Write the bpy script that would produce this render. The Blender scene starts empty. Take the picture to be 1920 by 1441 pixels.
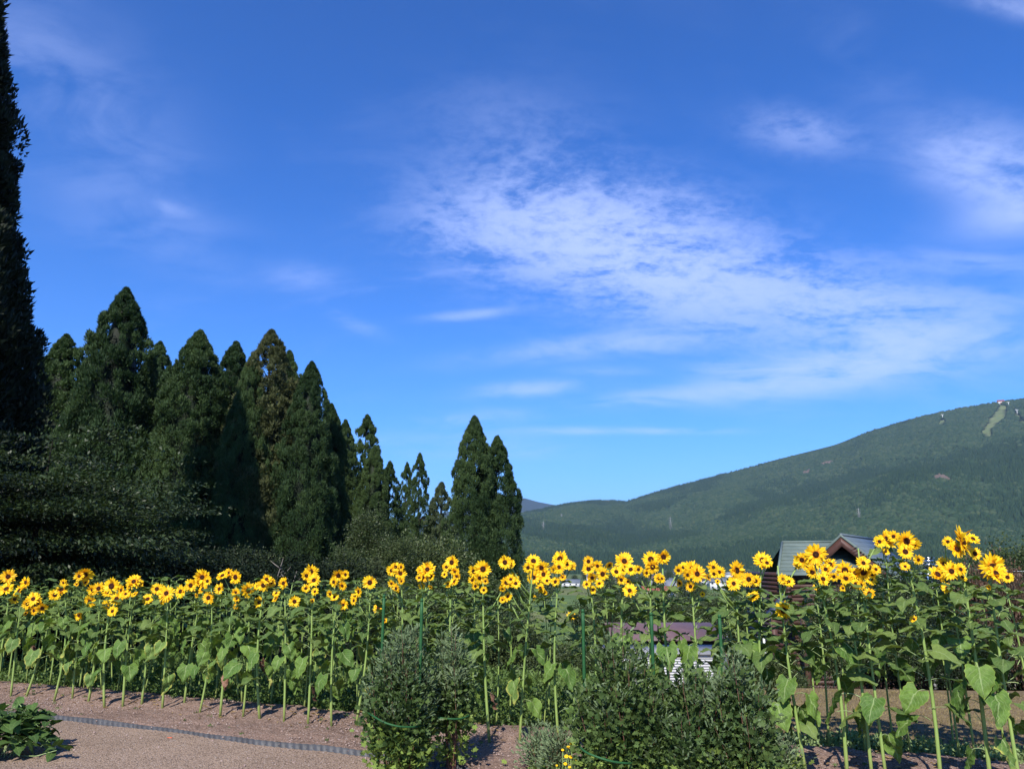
import bpy, math, random
import numpy as np
from mathutils import Vector, Matrix, Euler
rng = np.random.default_rng(7)
random.seed(7)
scene = bpy.context.scene
COL = scene.collection
R = math.radians

# ------------------------------------------------------------------ camera
FPX = 1450.0
PITCH = R(13.1)
CAM = Vector((0, 0, 2.0))
cd = bpy.data.cameras.new('camera')
cd.sensor_width = 36.0
cd.lens = 36.0 * FPX / 1920.0
cd.clip_start = 0.05
cd.clip_end = 20000
cam = bpy.data.objects.new('camera', cd)
cam.location = CAM
cam.rotation_euler = (math.pi / 2 + PITCH, 0, 0)
COL.objects.link(cam)
scene.camera = cam

def ray(px, py):
    a = (px - 960) / FPX
    b = (720.5 - py) / FPX
    c, s = math.cos(PITCH), math.sin(PITCH)
    return Vector((a, c - b * s, s + b * c))
def at_y(px, py, Y):
    d = ray(px, py)
    return CAM + d * (Y / d.y)
def ground_pt(px, py, z=0.0):
    d = ray(px, py)
    return CAM + d * ((z - CAM.z) / d.z)
def proj(p):
    v = Vector(p) - CAM
    c, s = math.cos(PITCH), math.sin(PITCH)
    dep = v.y * c + v.z * s
    up = -v.y * s + v.z * c
    return 960 + FPX * v.x / dep, 720.5 - FPX * up / dep
def proj_np(X, Y, Z):
    c, s = math.cos(PITCH), math.sin(PITCH)
    zz = Z - CAM.z
    dep = Y * c + zz * s
    up = -Y * s + zz * c
    return 960 + FPX * X / dep, 720.5 - FPX * up / dep

# ------------------------------------------------------------------ sun, exposure
SUN_EL, SUN_AZ = 43.0, 15.0        # light travels towards +Y, 15 degrees to the right
sd = bpy.data.lights.new('sun', 'SUN')
sd.energy = 4.6
sd.angle = R(0.53)
sd.color = (1.0, 0.95, 0.87)
so = bpy.data.objects.new('sun', sd)
tosun = Vector((-math.sin(R(SUN_AZ)) * math.cos(R(SUN_EL)), -math.cos(R(SUN_AZ)) * math.cos(R(SUN_EL)), math.sin(R(SUN_EL))))
so.rotation_euler = tosun.to_track_quat('Z', 'Y').to_euler()
COL.objects.link(so)
vs = scene.view_settings
vs.view_transform = 'Standard'
vs.look = 'None'
vs.exposure = 0.75
vs.gamma = 1.0
vs.use_curve_mapping = False

# ------------------------------------------------------------------ world
world = bpy.data.worlds.new('World')
scene.world = world
world.use_nodes = True
wt = world.node_tree
for n in list(wt.nodes):
    wt.nodes.remove(n)
class NB:
    """tiny node builder"""
    def __init__(s, tree): s.t = tree
    def n(s, typ, **kw):
        nd = s.t.nodes.new(typ)
        for k, v in kw.items(): setattr(nd, k, v)
        return nd
    def put(s, sock, v):
        if v is None: return
        if isinstance(v, bpy.types.NodeSocket): s.t.links.new(v, sock)
        else: sock.default_value = v
    def m(s, op, a, b=None, c=None, clamp=False):
        nd = s.n('ShaderNodeMath', operation=op)
        nd.use_clamp = clamp
        s.put(nd.inputs[0], a); s.put(nd.inputs[1], b)
        if c is not None: s.put(nd.inputs[2], c)
        return nd.outputs[0]
    def vm(s, op, a, b=None, sc=None):
        nd = s.n('ShaderNodeVectorMath', operation=op)
        s.put(nd.inputs[0], a)
        if b is not None: s.put(nd.inputs[1], b)
        if sc is not None: s.put(nd.inputs['Scale'], sc)
        return nd.outputs['Value'] if op in ('DOT_PRODUCT', 'LENGTH') else nd.outputs['Vector']
    def noise(s, vec, scale, detail=4, rough=0.55, dist=0.0):
        nd = s.n('ShaderNodeTexNoise')
        s.put(nd.inputs['Vector'], vec)
        nd.inputs['Scale'].default_value = scale
        nd.inputs['Detail'].default_value = detail
        nd.inputs['Roughness'].default_value = rough
        nd.inputs['Distortion'].default_value = dist
        return nd.outputs['Fac']
    def ramp(s, fac, stops, interp='LINEAR'):
        nd = s.n('ShaderNodeValToRGB')
        nd.color_ramp.interpolation = interp
        el = nd.color_ramp.elements
        while len(el) < len(stops): el.new(0.5)
        for e, (p, c) in zip(el, stops):
            e.position = p
            e.color = (c[0], c[1], c[2], 1)
        s.put(nd.inputs[0], fac)
        return nd.outputs[0]
    def mix(s, f, a, b, blend='MIX'):
        nd = s.n('ShaderNodeMix', data_type='RGBA', blend_type=blend)
        s.put(nd.inputs[0], f)
        for sk, v in ((nd.inputs[6], a), (nd.inputs[7], b)):
            if not isinstance(v, bpy.types.NodeSocket) and len(v) == 3: v = (*v, 1)
            s.put(sk, v)
        return nd.outputs[2]
    def mr(s, v, a, b, c=0.0, d=1.0, smooth=False):
        nd = s.n('ShaderNodeMapRange')
        if smooth: nd.interpolation_type = 'SMOOTHSTEP'
        s.put(nd.inputs[0], v)
        for i, x in enumerate((a, b, c, d)): nd.inputs[i + 1].default_value = x
        return nd.outputs[0]

W = NB(wt)
tc = W.n('ShaderNodeTexCoord').outputs['Generated']
dirn = W.vm('NORMALIZE', tc)
sky = W.n('ShaderNodeTexSky', sky_type='NISHITA')
sky.sun_disc = False
sky.sun_elevation = R(SUN_EL)
sky.sun_rotation = R(180 + SUN_AZ)
sky.altitude = 700
sky.air_density = 1.0
sky.dust_density = 0.25
sky.ozone_density = 1.6
# the deep saturated blue of the photograph
sz = W.n('ShaderNodeSeparateXYZ'); W.put(sz.inputs[0], dirn)
tint = W.ramp(sz.outputs[2], [(0.0, (.32, .56, 1.0)), (.18, (.185, .50, 1.0)), (.5, (.085, .40, .92)), (1.0, (.08, .33, .78))])
skycol = W.vm('SCALE', W.mix(1.0, sky.outputs[0], tint, 'MULTIPLY'), sc=1.30)
# cirrus, placed by direction
clouds = [
 (1090,445,190,85,12,1.0,1),(1230,500,150,75,20,.55,1),(960,420,120,60,0,.35,1),(840,430,90,50,0,.16,1),(1400,530,230,75,20,.42,1),(1600,570,170,50,12,.52,1),
 (1590,675,190,36,-10,.62,0),(1500,715,150,22,-8,.35,0),(1180,645,110,16,-3,.34,0),(1010,660,140,15,-6,.24,0),(975,730,85,11,-4,.40,0),
 (1220,745,110,13,-4,.38,0),(1060,807,90,6,0,.30,0),(1230,808,100,5,0,.28,0),(870,835,140,20,2,.22,0),(860,785,90,12,-4,.24,0),
 (1880,320,110,55,25,.62,1),(1910,395,80,30,-15,.45,0),(1780,300,80,40,20,.28,0),(1480,245,85,30,10,.34,1),(1600,95,120,50,50,.08,0),
 (90,170,280,75,38,.11,0),(190,370,170,36,22,.07,0),(60,60,190,90,30,.07,0),(250,455,140,30,15,.07,0),(560,520,60,20,5,.15,0),
 (635,590,55,12,25,.16,0),(680,545,110,6,-12,.14,0),(1890,12,90,14,12,.35,0),(950,235,140,60,10,.12,1),(860,592,70,7,-5,.38,0),
 (1830,495,150,16,3,.28,0),(1330,688,38,8,0,.3,0),(1120,695,60,7,0,.2,0),(300,385,30,10,15,.16,0),(1850,560,140,25,0,.16,0)]
tot = [None, None]
for (px, py, sa, sb, ang, st, kind) in clouds:
    e0 = ray(px, py).normalized()
    a = R(ang)
    e1 = (ray(px + 40 * math.cos(a), py + 40 * math.sin(a)).normalized() - e0).normalized()
    e2 = e0.cross(e1).normalized()
    k = ray(px, py).length
    A = W.vm('DOT_PRODUCT', dirn, tuple(e1 * (FPX * k / sa)))
    B = W.vm('DOT_PRODUCT', dirn, tuple(e2 * (FPX * k / sb)))
    q = W.m('ADD', W.m('MULTIPLY', A, A), W.m('MULTIPLY', B, B))
    g = W.m('MULTIPLY', W.m('EXPONENT', W.m('MULTIPLY', q, -0.7)), st)
    # opposite side of the sky is left out
    fr = W.m('GREATER_THAN', W.vm('DOT_PRODUCT', dirn, tuple(e0)), 0.0)
    g = W.m('MULTIPLY', g, fr)
    tot[kind] = g if tot[kind] is None else W.m('ADD', tot[kind], g)
sep = W.n('ShaderNodeSeparateXYZ'); W.put(sep.inputs[0], dirn)
zc = W.m('MAXIMUM', sep.outputs[2], 0.04)
cmb = W.n('ShaderNodeCombineXYZ')
W.put(cmb.inputs[0], W.m('DIVIDE', sep.outputs[0], W.m('ADD', zc, .25)))
W.put(cmb.inputs[1], W.m('MULTIPLY', W.m('DIVIDE', sep.outputs[1], W.m('ADD', zc, .25)), 1.0))
pl = cmb.outputs[0]
mp = W.n('ShaderNodeMapping'); W.put(mp.inputs[0], pl)
mp.inputs['Rotation'].default_value = (0, 0, R(15)); mp.inputs['Scale'].default_value = (1.0, 2.0, 1.0)
big = W.noise(pl, 1.6, 5, .6, .6)
wisp = W.noise(mp.outputs[0], 3.0, 9, .62, .8)
mp2 = W.n('ShaderNodeMapping'); W.put(mp2.inputs[0], pl)
mp2.inputs['Rotation'].default_value = (0, 0, R(-12)); mp2.inputs['Scale'].default_value = (1.0, 1.25, 1.0)
rip = W.noise(mp2.outputs[0], 34.0, 4, .65, .3)
rip2 = W.noise(mp2.outputs[0], 7.0, 8, .66, .5)
tex0 = W.mr(W.m('ADD', W.m('ADD', W.m('MULTIPLY', wisp, .58), W.m('MULTIPLY', big, .20)), W.m('MULTIPLY', rip2, .22)), .36, .60, 0, 1.9, True)
t1 = W.m('ADD', W.m('ADD', W.m('MULTIPLY', wisp, .42), W.m('MULTIPLY', rip2, .33)), W.m('MULTIPLY', rip, .25))
tex1 = W.mr(t1, .39, .60, 0.08, 1.35, True)
c0 = W.m('MULTIPLY', tot[0], tex0)
c1 = W.m('MULTIPLY', tot[1], tex1)
veil = W.m('MULTIPLY', W.mr(wisp, .5, .8, 0, .12), W.mr(big, .45, .7))
dens = W.m('ADD', W.m('ADD', c0, c1), veil)
dens = W.m('SUBTRACT', 1.0, W.m('EXPONENT', W.m('MULTIPLY', dens, -1.15)), clamp=True)
cloudcol = W.mix(1.0, skycol, (1.0, 1.0, 1.0), 'MIX')
CLOUD = (4.6, 5.4, 8.6, 1)
fin = W.mix(W.m('MULTIPLY', dens, .72), skycol, CLOUD)
bg = W.n('ShaderNodeBackground')
W.put(bg.inputs[0], fin)
bg.inputs[1].default_value = 0.105
out = W.n('ShaderNodeOutputWorld')
wt.links.new(bg.outputs[0], out.inputs[0])

# ------------------------------------------------------------------ helpers
def tag(o, label=None, cat=None, group=None, kind=None):
    if label: o['label'] = label
    if cat: o['category'] = cat
    if group: o['group'] = group
    if kind: o['kind'] = kind
    return o
def empty(name, loc=(0, 0, 0), rz=0.0, label=None, cat=None, group=None):
    o = bpy.data.objects.new(name, None)
    o.empty_display_size = 0.1
    o.location = loc
    o.rotation_euler = (0, 0, rz)
    COL.objects.link(o)
    return tag(o, label, cat, group)
def link(name, me, parent=None, loc=None, rot=None, scale=None):
    o = bpy.data.objects.new(name, me)
    if loc is not None: o.location = loc
    if rot is not None: o.rotation_euler = rot
    if scale is not None: o.scale = scale if hasattr(scale, '__len__') else (scale,) * 3
    if parent: o.parent = parent
    COL.objects.link(o)
    return o
def mesh_np(name, V, F, mats, midx=None, smooth=False, uv=None):
    """V (n,3), F (m,k) all faces of k corners, or list of such"""
    V = np.asarray(V, dtype=np.float32)
    if not isinstance(F, list): F = [F]
    F = [np.asarray(f, dtype=np.int32) for f in F if len(f)]
    me = bpy.data.meshes.new(name)
    loops = np.concatenate([f.ravel() for f in F])
    tots = np.concatenate([np.full(len(f), f.shape[1], dtype=np.int32) for f in F])
    starts = np.concatenate([[0], np.cumsum(tots)[:-1]]).astype(np.int32)
    me.vertices.add(len(V)); me.vertices.foreach_set('co', V.ravel())
    me.loops.add(len(loops)); me.loops.foreach_set('vertex_index', loops)
    me.polygons.add(len(tots)); me.polygons.foreach_set('loop_start', starts)
    me.polygons.foreach_set('loop_total', tots)
    if midx is not None: me.polygons.foreach_set('material_index', np.asarray(midx, dtype=np.int32))
    if smooth: me.polygons.foreach_set('use_smooth', np.ones(len(tots), dtype=bool))
    if uv is not None:
        l = me.uv_layers.new(name='UVMap')
        l.data.foreach_set('uv', np.asarray(uv, dtype=np.float32)[loops].ravel())
    for m in (mats if isinstance(mats, (list, tuple)) else [mats]): me.materials.append(m)
    me.update(calc_edges=True)
    me.validate()
    return me
class MB:
    """collects simple solids in one mesh"""
    def __init__(s): s.V = []; s.Q = []; s.T = []; s.n = 0; s.qm = []; s.tm = []
    def add(s, V, Q=(), T=(), m=0):
        V = np.asarray(V, float)
        s.V.append(V)
        for q in Q: s.Q.append([i + s.n for i in q]); s.qm.append(m)
        for t in T: s.T.append([i + s.n for i in t]); s.tm.append(m)
        s.n += len(V)
        return s
    def box(s, lo, hi, M=None, m=0):
        x0, y0, z0 = lo; x1, y1, z1 = hi
        V = [(x0, y0, z0), (x1, y0, z0), (x1, y1, z0), (x0, y1, z0), (x0, y0, z1), (x1, y0, z1), (x1, y1, z1), (x0, y1, z1)]
        if M is not None: V = [tuple(M @ Vector(v)) for v in V]
        return s.add(V, [(0, 3, 2, 1), (4, 5, 6, 7), (0, 1, 5, 4), (1, 2, 6, 5), (2, 3, 7, 6), (3, 0, 4, 7)], m=m)
    def tube(s, pts, rad, k=6, m=0, cap=True):
        pts = [Vector(p) for p in pts]
        if not hasattr(rad, '__len__'): rad = [rad] * len(pts)
        V = []; Q = []
        for i, p in enumerate(pts):
            d = (pts[min(i + 1, len(pts) - 1)] - pts[max(i - 1, 0)]).normalized()
            a = d.cross(Vector((0, 0, 1)) if abs(d.z) < .9 else Vector((1, 0, 0))).normalized()
            b = d.cross(a)
            for j in range(k):
                t = 2 * math.pi * j / k
                V.append(tuple(p + (a * math.cos(t) + b * math.sin(t)) * rad[i]))
        for i in range(len(pts) - 1):
            for j in range(k):
                Q.append((i * k + j, i * k + (j + 1) % k, (i + 1) * k + (j + 1) % k, (i + 1) * k + j))
        T = []
        if cap:
            V.append(tuple(pts[0])); V.append(tuple(pts[-1]))
            c0, c1 = len(V) - 2, len(V) - 1; e = (len(pts) - 1) * k
            for j in range(k):
                T.append((c0, (j + 1) % k, j)); T.append((c1, e + j, e + (j + 1) % k))
        return s.add(V, Q, T, m)
    def mesh(s, name, mats, smooth=False):
        F = []; mi = []
        if s.Q: F.append(np.array(s.Q)); mi += s.qm
        if s.T: F.append(np.array(s.T)); mi += s.tm
        return mesh_np(name, np.concatenate(s.V), F, mats, mi, smooth)
    def build(s, name, mats, parent=None, smooth=False, **kw):
        return link(name, s.mesh(name, mats, smooth), parent, **kw)

# ------------------------------------------------------------------ materials
def new_mat(name):
    m = bpy.data.materials.new(name)
    m.use_nodes = True
    t = m.node_tree
    for n in list(t.nodes): t.nodes.remove(n)
    b = NB(t)
    o = b.n('ShaderNodeOutputMaterial')
    return m, b, o
def pbsdf(b, col, rough=.6, spec=.3, metal=0.0, bump=None, bstr=.3, bdist=.01):
    p = b.n('ShaderNodeBsdfPrincipled')
    if not isinstance(col, bpy.types.NodeSocket) and len(col) == 3: col = (*col, 1)
    b.put(p.inputs['Base Color'], col)
    b.put(p.inputs['Roughness'], rough)
    p.inputs['Specular IOR Level'].default_value = spec
    p.inputs['Metallic'].default_value = metal
    if bump is not None:
        bn = b.n('ShaderNodeBump'); bn.inputs['Strength'].default_value = bstr; bn.inputs['Distance'].default_value = bdist
        b.put(bn.inputs['Height'], bump); b.t.links.new(bn.outputs[0], p.inputs['Normal'])
    return p
def simple(name, c1, c2=None, scale=8.0, rough=.6, spec=.3, metal=0.0, bstr=0.25, bdist=.01, obj=True, detail=5):
    m, b, o = new_mat(name)
    t = b.n('ShaderNodeTexCoord').outputs['Object']
    n = b.noise(t, scale, detail, .6)
    if c2 is None: c2 = tuple(x * .75 for x in c1)
    col = b.ramp(n, [(.3, c2), (.7, c1)])
    p = pbsdf(b, col, rough, spec, metal, b.noise(t, scale * 5, 3), bstr, bdist)
    b.t.links.new(p.outputs[0], o.inputs[0])
    return m
def foliage(name, ca, cb, trans=.25, rough=.55, spec=.3, scale=1.2, rnd=.25):
    """matte leaves: colour drifts in space and from plant to plant"""
    m, b, o = new_mat(name)
    g = b.n('ShaderNodeNewGeometry')
    n = b.noise(g.outputs['Position'], scale, 4, .65)
    oi = b.n('ShaderNodeObjectInfo').outputs['Random']
    f = b.m('ADD', n, b.m('MULTIPLY', b.m('SUBTRACT', oi, .5), rnd))
    col = b.ramp(f, [(.35, ca), (.65, cb)])
    fine = b.m('ADD', .75, b.m('MULTIPLY', g.outputs['Random Per Island'], .5))
    col = b.vm('SCALE', col, sc=fine)
    p = pbsdf(b, col, rough, spec)
    if trans:
        tr = b.n('ShaderNodeBsdfTranslucent')
        b.put(tr.inputs[0], b.mix(1.0, col, (1.25, 1.3, .6), 'MULTIPLY'))
        mx = b.n('ShaderNodeMixShader'); mx.inputs[0].default_value = trans
        b.t.links.new(p.outputs[0], mx.inputs[1]); b.t.links.new(tr.outputs[0], mx.inputs[2])
        b.t.links.new(mx.outputs[0], o.inputs[0])
    else: b.t.links.new(p.outputs[0], o.inputs[0])
    return m
def leaf_mat(name, base, dark, vein, edge=None, edge_amt=0.0, trans=.22):
    m, b, o = new_mat(name)
    uvn = b.n('ShaderNodeUVMap').outputs[0]
    sp = b.n('ShaderNodeSeparateXYZ'); b.put(sp.inputs[0], uvn)
    u, v = sp.outputs[0], sp.outputs[1]                   # u along, v across -1..1
    av = b.m('ABSOLUTE', v)
    oi = b.n('ShaderNodeObjectInfo').outputs['Random']
    ob = b.n('ShaderNodeTexCoord').outputs['Object']
    off = b.n('ShaderNodeVectorMath', operation='ADD'); b.put(off.inputs[0], ob)
    cx = b.n('ShaderNodeCombineXYZ'); b.put(cx.inputs[0], b.m('MULTIPLY', oi, 17.0)); b.t.links.new(cx.outputs[0], off.inputs[1])
    n = b.noise(off.outputs[0], 9, 4, .6)
    f = b.m('ADD', n, b.m('MULTIPLY', b.m('SUBTRACT', oi, .5), .5))
    col = b.ramp(f, [(.3, dark), (.7, base)])
    # midrib and side veins
    mid = b.mr(av, .03, .09, 1, 0)
    ph = b.m('SUBTRACT', u, b.m('MULTIPLY', av, .42))
    w = b.m('PINGPONG', b.m('MULTIPLY', ph, 6.5), .5)
    side = b.m('MULTIPLY', b.mr(w, .035, .10, 1, 0), b.mr(av, .75, .95, 1, 0))
    ve = b.m('MAXIMUM', mid, b.m('MULTIPLY', side, .6))
    blot = b.noise(off.outputs[0], 38, 4, .7)
    col = b.vm('SCALE', col, sc=b.mr(blot, .3, .7, .72, 1.2))
    col = b.mix(b.m('MULTIPLY', ve, .62), col, vein)
    if edge:
        rim = b.m('MAXIMUM', b.mr(av, 1.0 - edge_amt, 1.0), b.mr(u, 1.0 - edge_amt, 1.0))
        rim = b.m('MULTIPLY', rim, b.mr(b.noise(off.outputs[0], 14, 4), .3, .6), clamp=True)
        col = b.mix(rim, col, edge)
    p = pbsdf(b, col, .6, .22, bump=b.m('ADD', b.m('MULTIPLY', ve, -.8), blot), bstr=.7, bdist=.006)
    tr = b.n('ShaderNodeBsdfTranslucent')
    b.put(tr.inputs[0], b.mix(1.0, col, (1.3, 1.35, .5), 'MULTIPLY'))
    mx = b.n('ShaderNodeMixShader'); mx.inputs[0].default_value = trans
    b.t.links.new(p.outputs[0], mx.inputs[1]); b.t.links.new(tr.outputs[0], mx.inputs[2])
    b.t.links.new(mx.outputs[0], o.inputs[0])
    return m

M = {}
M['leaf'] = leaf_mat('sunflower_leaf', (.145, .205, .050), (.075, .130, .032), (.24, .32, .13))
M['leaf_low'] = leaf_mat('sunflower_leaf_low', (.125, .210, .036), (.070, .140, .025), (.30, .38, .16), (.25, .32, .06), .08)
M['leaf_edge'] = leaf_mat('sunflower_leaf_yellow_rim', (.15, .235, .05), (.09, .165, .035), (.32, .4, .16), (.50, .46, .10), .26)
M['leaf_yellow'] = leaf_mat('sunflower_leaf_yellow', (.66, .58, .17), (.42, .45, .12), (.62, .62, .3), (.5, .3, .12), .15)
M['leaf_dry'] = leaf_mat('sunflower_leaf_dry', (.34, .18, .11), (.12, .06, .04), (.38, .25, .16), None, 0, .1)
M['petiole'] = simple('petiole', (.36, .45, .2), (.26, .36, .14), 20, .5)
def stem_mat():
    m, b, o = new_mat('sunflower_stem')
    t = b.n('ShaderNodeTexCoord').outputs['Object']
    sp = b.n('ShaderNodeSeparateXYZ'); b.put(sp.inputs[0], t)
    mp = b.n('ShaderNodeMapping'); b.put(mp.inputs[0], t); mp.inputs['Scale'].default_value = (60, 60, 5)
    n = b.noise(mp.outputs[0], 1.0, 4)
    col = b.ramp(n, [(.3, (.15, .24, .055)), (.7, (.27, .36, .10))])
    low = b.mr(b.m('ADD', sp.outputs[2], b.m('MULTIPLY', n, .3)), .1, .55, 1, 0)
    col = b.mix(b.m('MULTIPLY', low, .45), col, (.42, .38, .12))
    p = pbsdf(b, col, .5, .3, bump=n, bstr=.4, bdist=.004)
    b.t.links.new(p.outputs[0], o.inputs[0])
    return m
M['stem'] = stem_mat()
def petal_mat():
    m, b, o = new_mat('sunflower_petal')
    sp = b.n('ShaderNodeSeparateXYZ'); b.put(sp.inputs[0], b.n('ShaderNodeUVMap').outputs[0])
    oi = b.n('ShaderNodeObjectInfo').outputs['Random']
    g = b.n('ShaderNodeNewGeometry')
    ri = g.outputs['Random Per Island']
    tip = b.ramp(b.m('ADD', b.m('MULTIPLY', ri, .6), b.m('MULTIPLY', oi, .4)), [(.1, (.93, .58, .012)), (.8, (.96, .68, .016))])
    f = b.m('ADD', sp.outputs[0], b.m('MULTIPLY', b.m('SUBTRACT', ri, .5), .25))
    col = b.mix(b.mr(f, .0, .34), (.75, .24, .006), tip)
    col = b.mix(b.mr(oi, .72, 1.0, 0, .35), col, (.85, .34, .008))  # orange tone of shadowed petals put into the colour of some heads
    p = pbsdf(b, col, .55, .2)
    tr = b.n('ShaderNodeBsdfTranslucent'); b.put(tr.inputs[0], b.mix(1.0, col, (1.0, .62, .4), 'MULTIPLY'))
    mx = b.n('ShaderNodeMixShader'); mx.inputs[0].default_value = .3
    b.t.links.new(p.outputs[0], mx.inputs[1]); b.t.links.new(tr.outputs[0], mx.inputs[2])
    b.t.links.new(mx.outputs[0], o.inputs[0])
    return m
M['petal'] = petal_mat()
def disc_mat():
    m, b, o = new_mat('sunflower_disc')
    t = b.n('ShaderNodeTexCoord').outputs['Object']
    sp = b.n('ShaderNodeSeparateXYZ'); b.put(sp.inputs[0], t)
    rr = b.m('SQRT', b.m('ADD', b.m('MULTIPLY', sp.outputs[0], sp.outputs[0]), b.m('MULTIPLY', sp.outputs[1], sp.outputs[1])))
    n = b.noise(t, 60, 2)
    rr = b.m('ADD', rr, b.m('MULTIPLY', b.m('SUBTRACT', n, .5), .06))
    col = b.ramp(b.mr(rr, 0, .2), [(0, (.10, .045, .02)), (.35, (.045, .014, .008)), (.75, (.085, .022, .008)), (1, (.2, .06, .012))])
    p = pbsdf(b, col, .8, .15, bump=n, bstr=.9, bdist=.02)
    b.t.links.new(p.outputs[0], o.inputs[0])
    return m
M['disc'] = disc_mat()
M['calyx'] = simple('calyx', (.13, .22, .06), (.08, .15, .04), 20)
M['cedar'] = foliage('cedar_foliage', (.022, .046, .015), (.060, .098, .031), .16, .6, .2, .6, .22)
M['cedar_brown'] = foliage('cedar_foliage_brown', (.034, .046, .017), (.074, .084, .031), .12, .6, .2, .6, .3)
M['cedar_pale'] = foliage('cedar_foliage_pale', (.065, .09, .042), (.12, .145, .07), .15, .6, .2, .8, .3)
M['cedar_shade'] = foliage('cedar_foliage_shade', (.007, .013, .006), (.016, .026, .011), .06, .6, .15, .5, .2)  # near-black copy of the cedar foliage, shade put into the colour
M['broad_dark'] = foliage('broadleaf_dark', (.006, .012, .005), (.036, .056, .019), .2, .45, .25, 2.2, .3)  # sunlit leaf highlights and dark hollows put into the colour spread
M['broad'] = foliage('broadleaf_green', (.036, .055, .017), (.068, .092, .030), .2, .5, .3, 1.0, .3)
M['broad_red'] = foliage('broadleaf_reddish', (.07, .05, .03), (.16, .07, .04), .2, .5, .3, 2.5, .3)
M['bark'] = simple('bark', (.028, .024, .017), (.016, .014, .011), 6, .9, .1, bstr=.8, bdist=.03)
M['bark_pale'] = simple('bark_pale', (.26, .23, .20), (.15, .13, .11), 6, .9, .1)
M['mum'] = foliage('bush_leaf', (.045, .080, .024), (.100, .150, .042), .2, .5, .12, 5.0, .2)
M['mum_grey'] = foliage('bush_leaf_silver', (.10, .145, .068), (.165, .215, .110), .15, .6, .12, 6.0, .2)
M['mum_low'] = foliage('bush_leaf_low', (.13, .19, .04), (.20, .27, .06), .2, .5, .12, 5.0, .2)
M['twig_red'] = simple('bush_stem', (.20, .10, .07), (.12, .055, .04), 12)
M['weed'] = foliage('weed_leaf', (.055, .10, .022), (.11, .17, .040), .2, .55, .25, 2.5, .2)
M['parsley'] = foliage('herb_leaf', (.14, .21, .075), (.22, .30, .12), .2, .55, .25, 3, .2)
M['grass_dry'] = foliage('dry_grass', (.12, .10, .04), (.27, .21, .10), .15, .8, .1, 1.5, .2)
M['broadbush'] = leaf_mat('broad_bush_leaf', (.085, .15, .035), (.04, .085, .02), (.16, .24, .07))
M['stake'] = simple('green_coated_steel', (.022, .095, .028), (.016, .07, .022), 14, .55, .25)
M['plastic_edge'] = simple('grey_plastic', (.066, .068, .074), (.036, .037, .041), 5, .55, .3)

def soil_mat(name, a, c, d, peb=(.42, .36, .33)):
    m, b, o = new_mat(name)
    g = b.n('ShaderNodeNewGeometry').outputs['Position']
    n1 = b.noise(g, .7, 5, .6)
    n2 = b.noise(g, 30, 5, .75)
    vo = b.n('ShaderNodeTexVoronoi'); b.put(vo.inputs['Vector'], g); vo.inputs['Scale'].default_value = 55
    col = b.ramp(n1, [(.36, tuple(v * .82 for v in a)), (.64, tuple(v * 1.06 for v in c))])
    col = b.mix(b.mr(n2, .35, .7), col, d)
    spk = b.n('ShaderNodeSeparateColor'); b.put(spk.inputs[0], vo.outputs['Color'])
    col = b.mix(b.m('MULTIPLY', b.mr(spk.outputs[0], .80, .9), b.mr(vo.outputs['Distance'], .25, .5, 1, 0)), col, peb)
    col = b.mix(b.m('MULTIPLY', b.mr(spk.outputs[1], .80, .9), .6), col, tuple(x * .35 for x in a))
    hgt = b.m('ADD', n2, b.m('MULTIPLY', vo.outputs['Distance'], -.8))
    p = pbsdf(b, col, .95, .1, bump=hgt, bstr=.8, bdist=.02)
    b.t.links.new(p.outputs[0], o.inputs[0])
    return m
M['soil'] = soil_mat('gravelly_soil', (.15, .095, .072), (.21, .138, .105), (.28, .195, .15))
M['path'] = soil_mat('gravel_path', (.205, .142, .100), (.275, .195, .140), (.345, .255, .19))
def ground_mat():
    m, b, o = new_mat('grassland')
    g = b.n('ShaderNodeNewGeometry').outputs['Position']
    sp = b.n('ShaderNodeSeparateXYZ'); b.put(sp.inputs[0], g)
    n1 = b.noise(g, .5, 6, .65); n2 = b.noise(g, 18, 4, .7); n3 = b.noise(g, .01, 3, .5)
    dry = b.ramp(n2, [(.25, (.10, .07, .04)), (.5, (.17, .125, .068)), (.75, (.26, .20, .115))])
    grn = b.ramp(n2, [(.3, (.04, .07, .02)), (.7, (.09, .13, .04))])
    near = b.mix(b.mr(b.m('ADD', n1, b.mr(sp.outputs[0], -6, 3, -.35, .12)), .40, .52), grn, dry)
    near = b.mix(b.mr(sp.outputs[1], 17, 22), near, grn)
    vo = b.n('ShaderNodeTexVoronoi'); b.put(vo.inputs['Vector'], g); vo.inputs['Scale'].default_value = .012
    fc = b.n('ShaderNodeSeparateColor'); b.put(fc.inputs[0], vo.outputs['Color'])
    field = b.ramp(fc.outputs[0], [(0, (.06, .10, .03)), (.4, (.10, .15, .045)), (.7, (.15, .16, .06)), (1, (.08, .12, .04))])
    far = b.mix(b.mr(b.noise(g, .08, 4), .4, .6), field, b.vm('SCALE', field, sc=.75))
    col = b.mix(b.mr(sp.outputs[1], 60, 160), near, far)
    p = pbsdf(b, col, .95, .1, bump=n2, bstr=.6, bdist=.03)
    b.t.links.new(p.outputs[0], o.inputs[0])
    return m
M['ground'] = ground_mat()
def forest_floor_mat():
    m, b, o = new_mat('wooded_slope')
    g = b.n('ShaderNodeNewGeometry').outputs['Position']
    at = b.n('ShaderNodeAttribute'); at.attribute_name = 'grass'
    n = b.noise(g, .05, 5, .7)
    wood = b.ramp(n, [(.3, (.010, .018, .011)), (.7, (.018, .030, .015))])
    gr = b.ramp(b.noise(g, .03, 5), [(.3, (.085, .12, .045)), (.7, (.15, .165, .075))])
    col = b.mix(at.outputs['Fac'], wood, gr)
    p = pbsdf(b, col, .95, .05)
    b.t.links.new(p.outputs[0], o.inputs[0])
    return m
M['forest_floor'] = forest_floor_mat()
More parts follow.
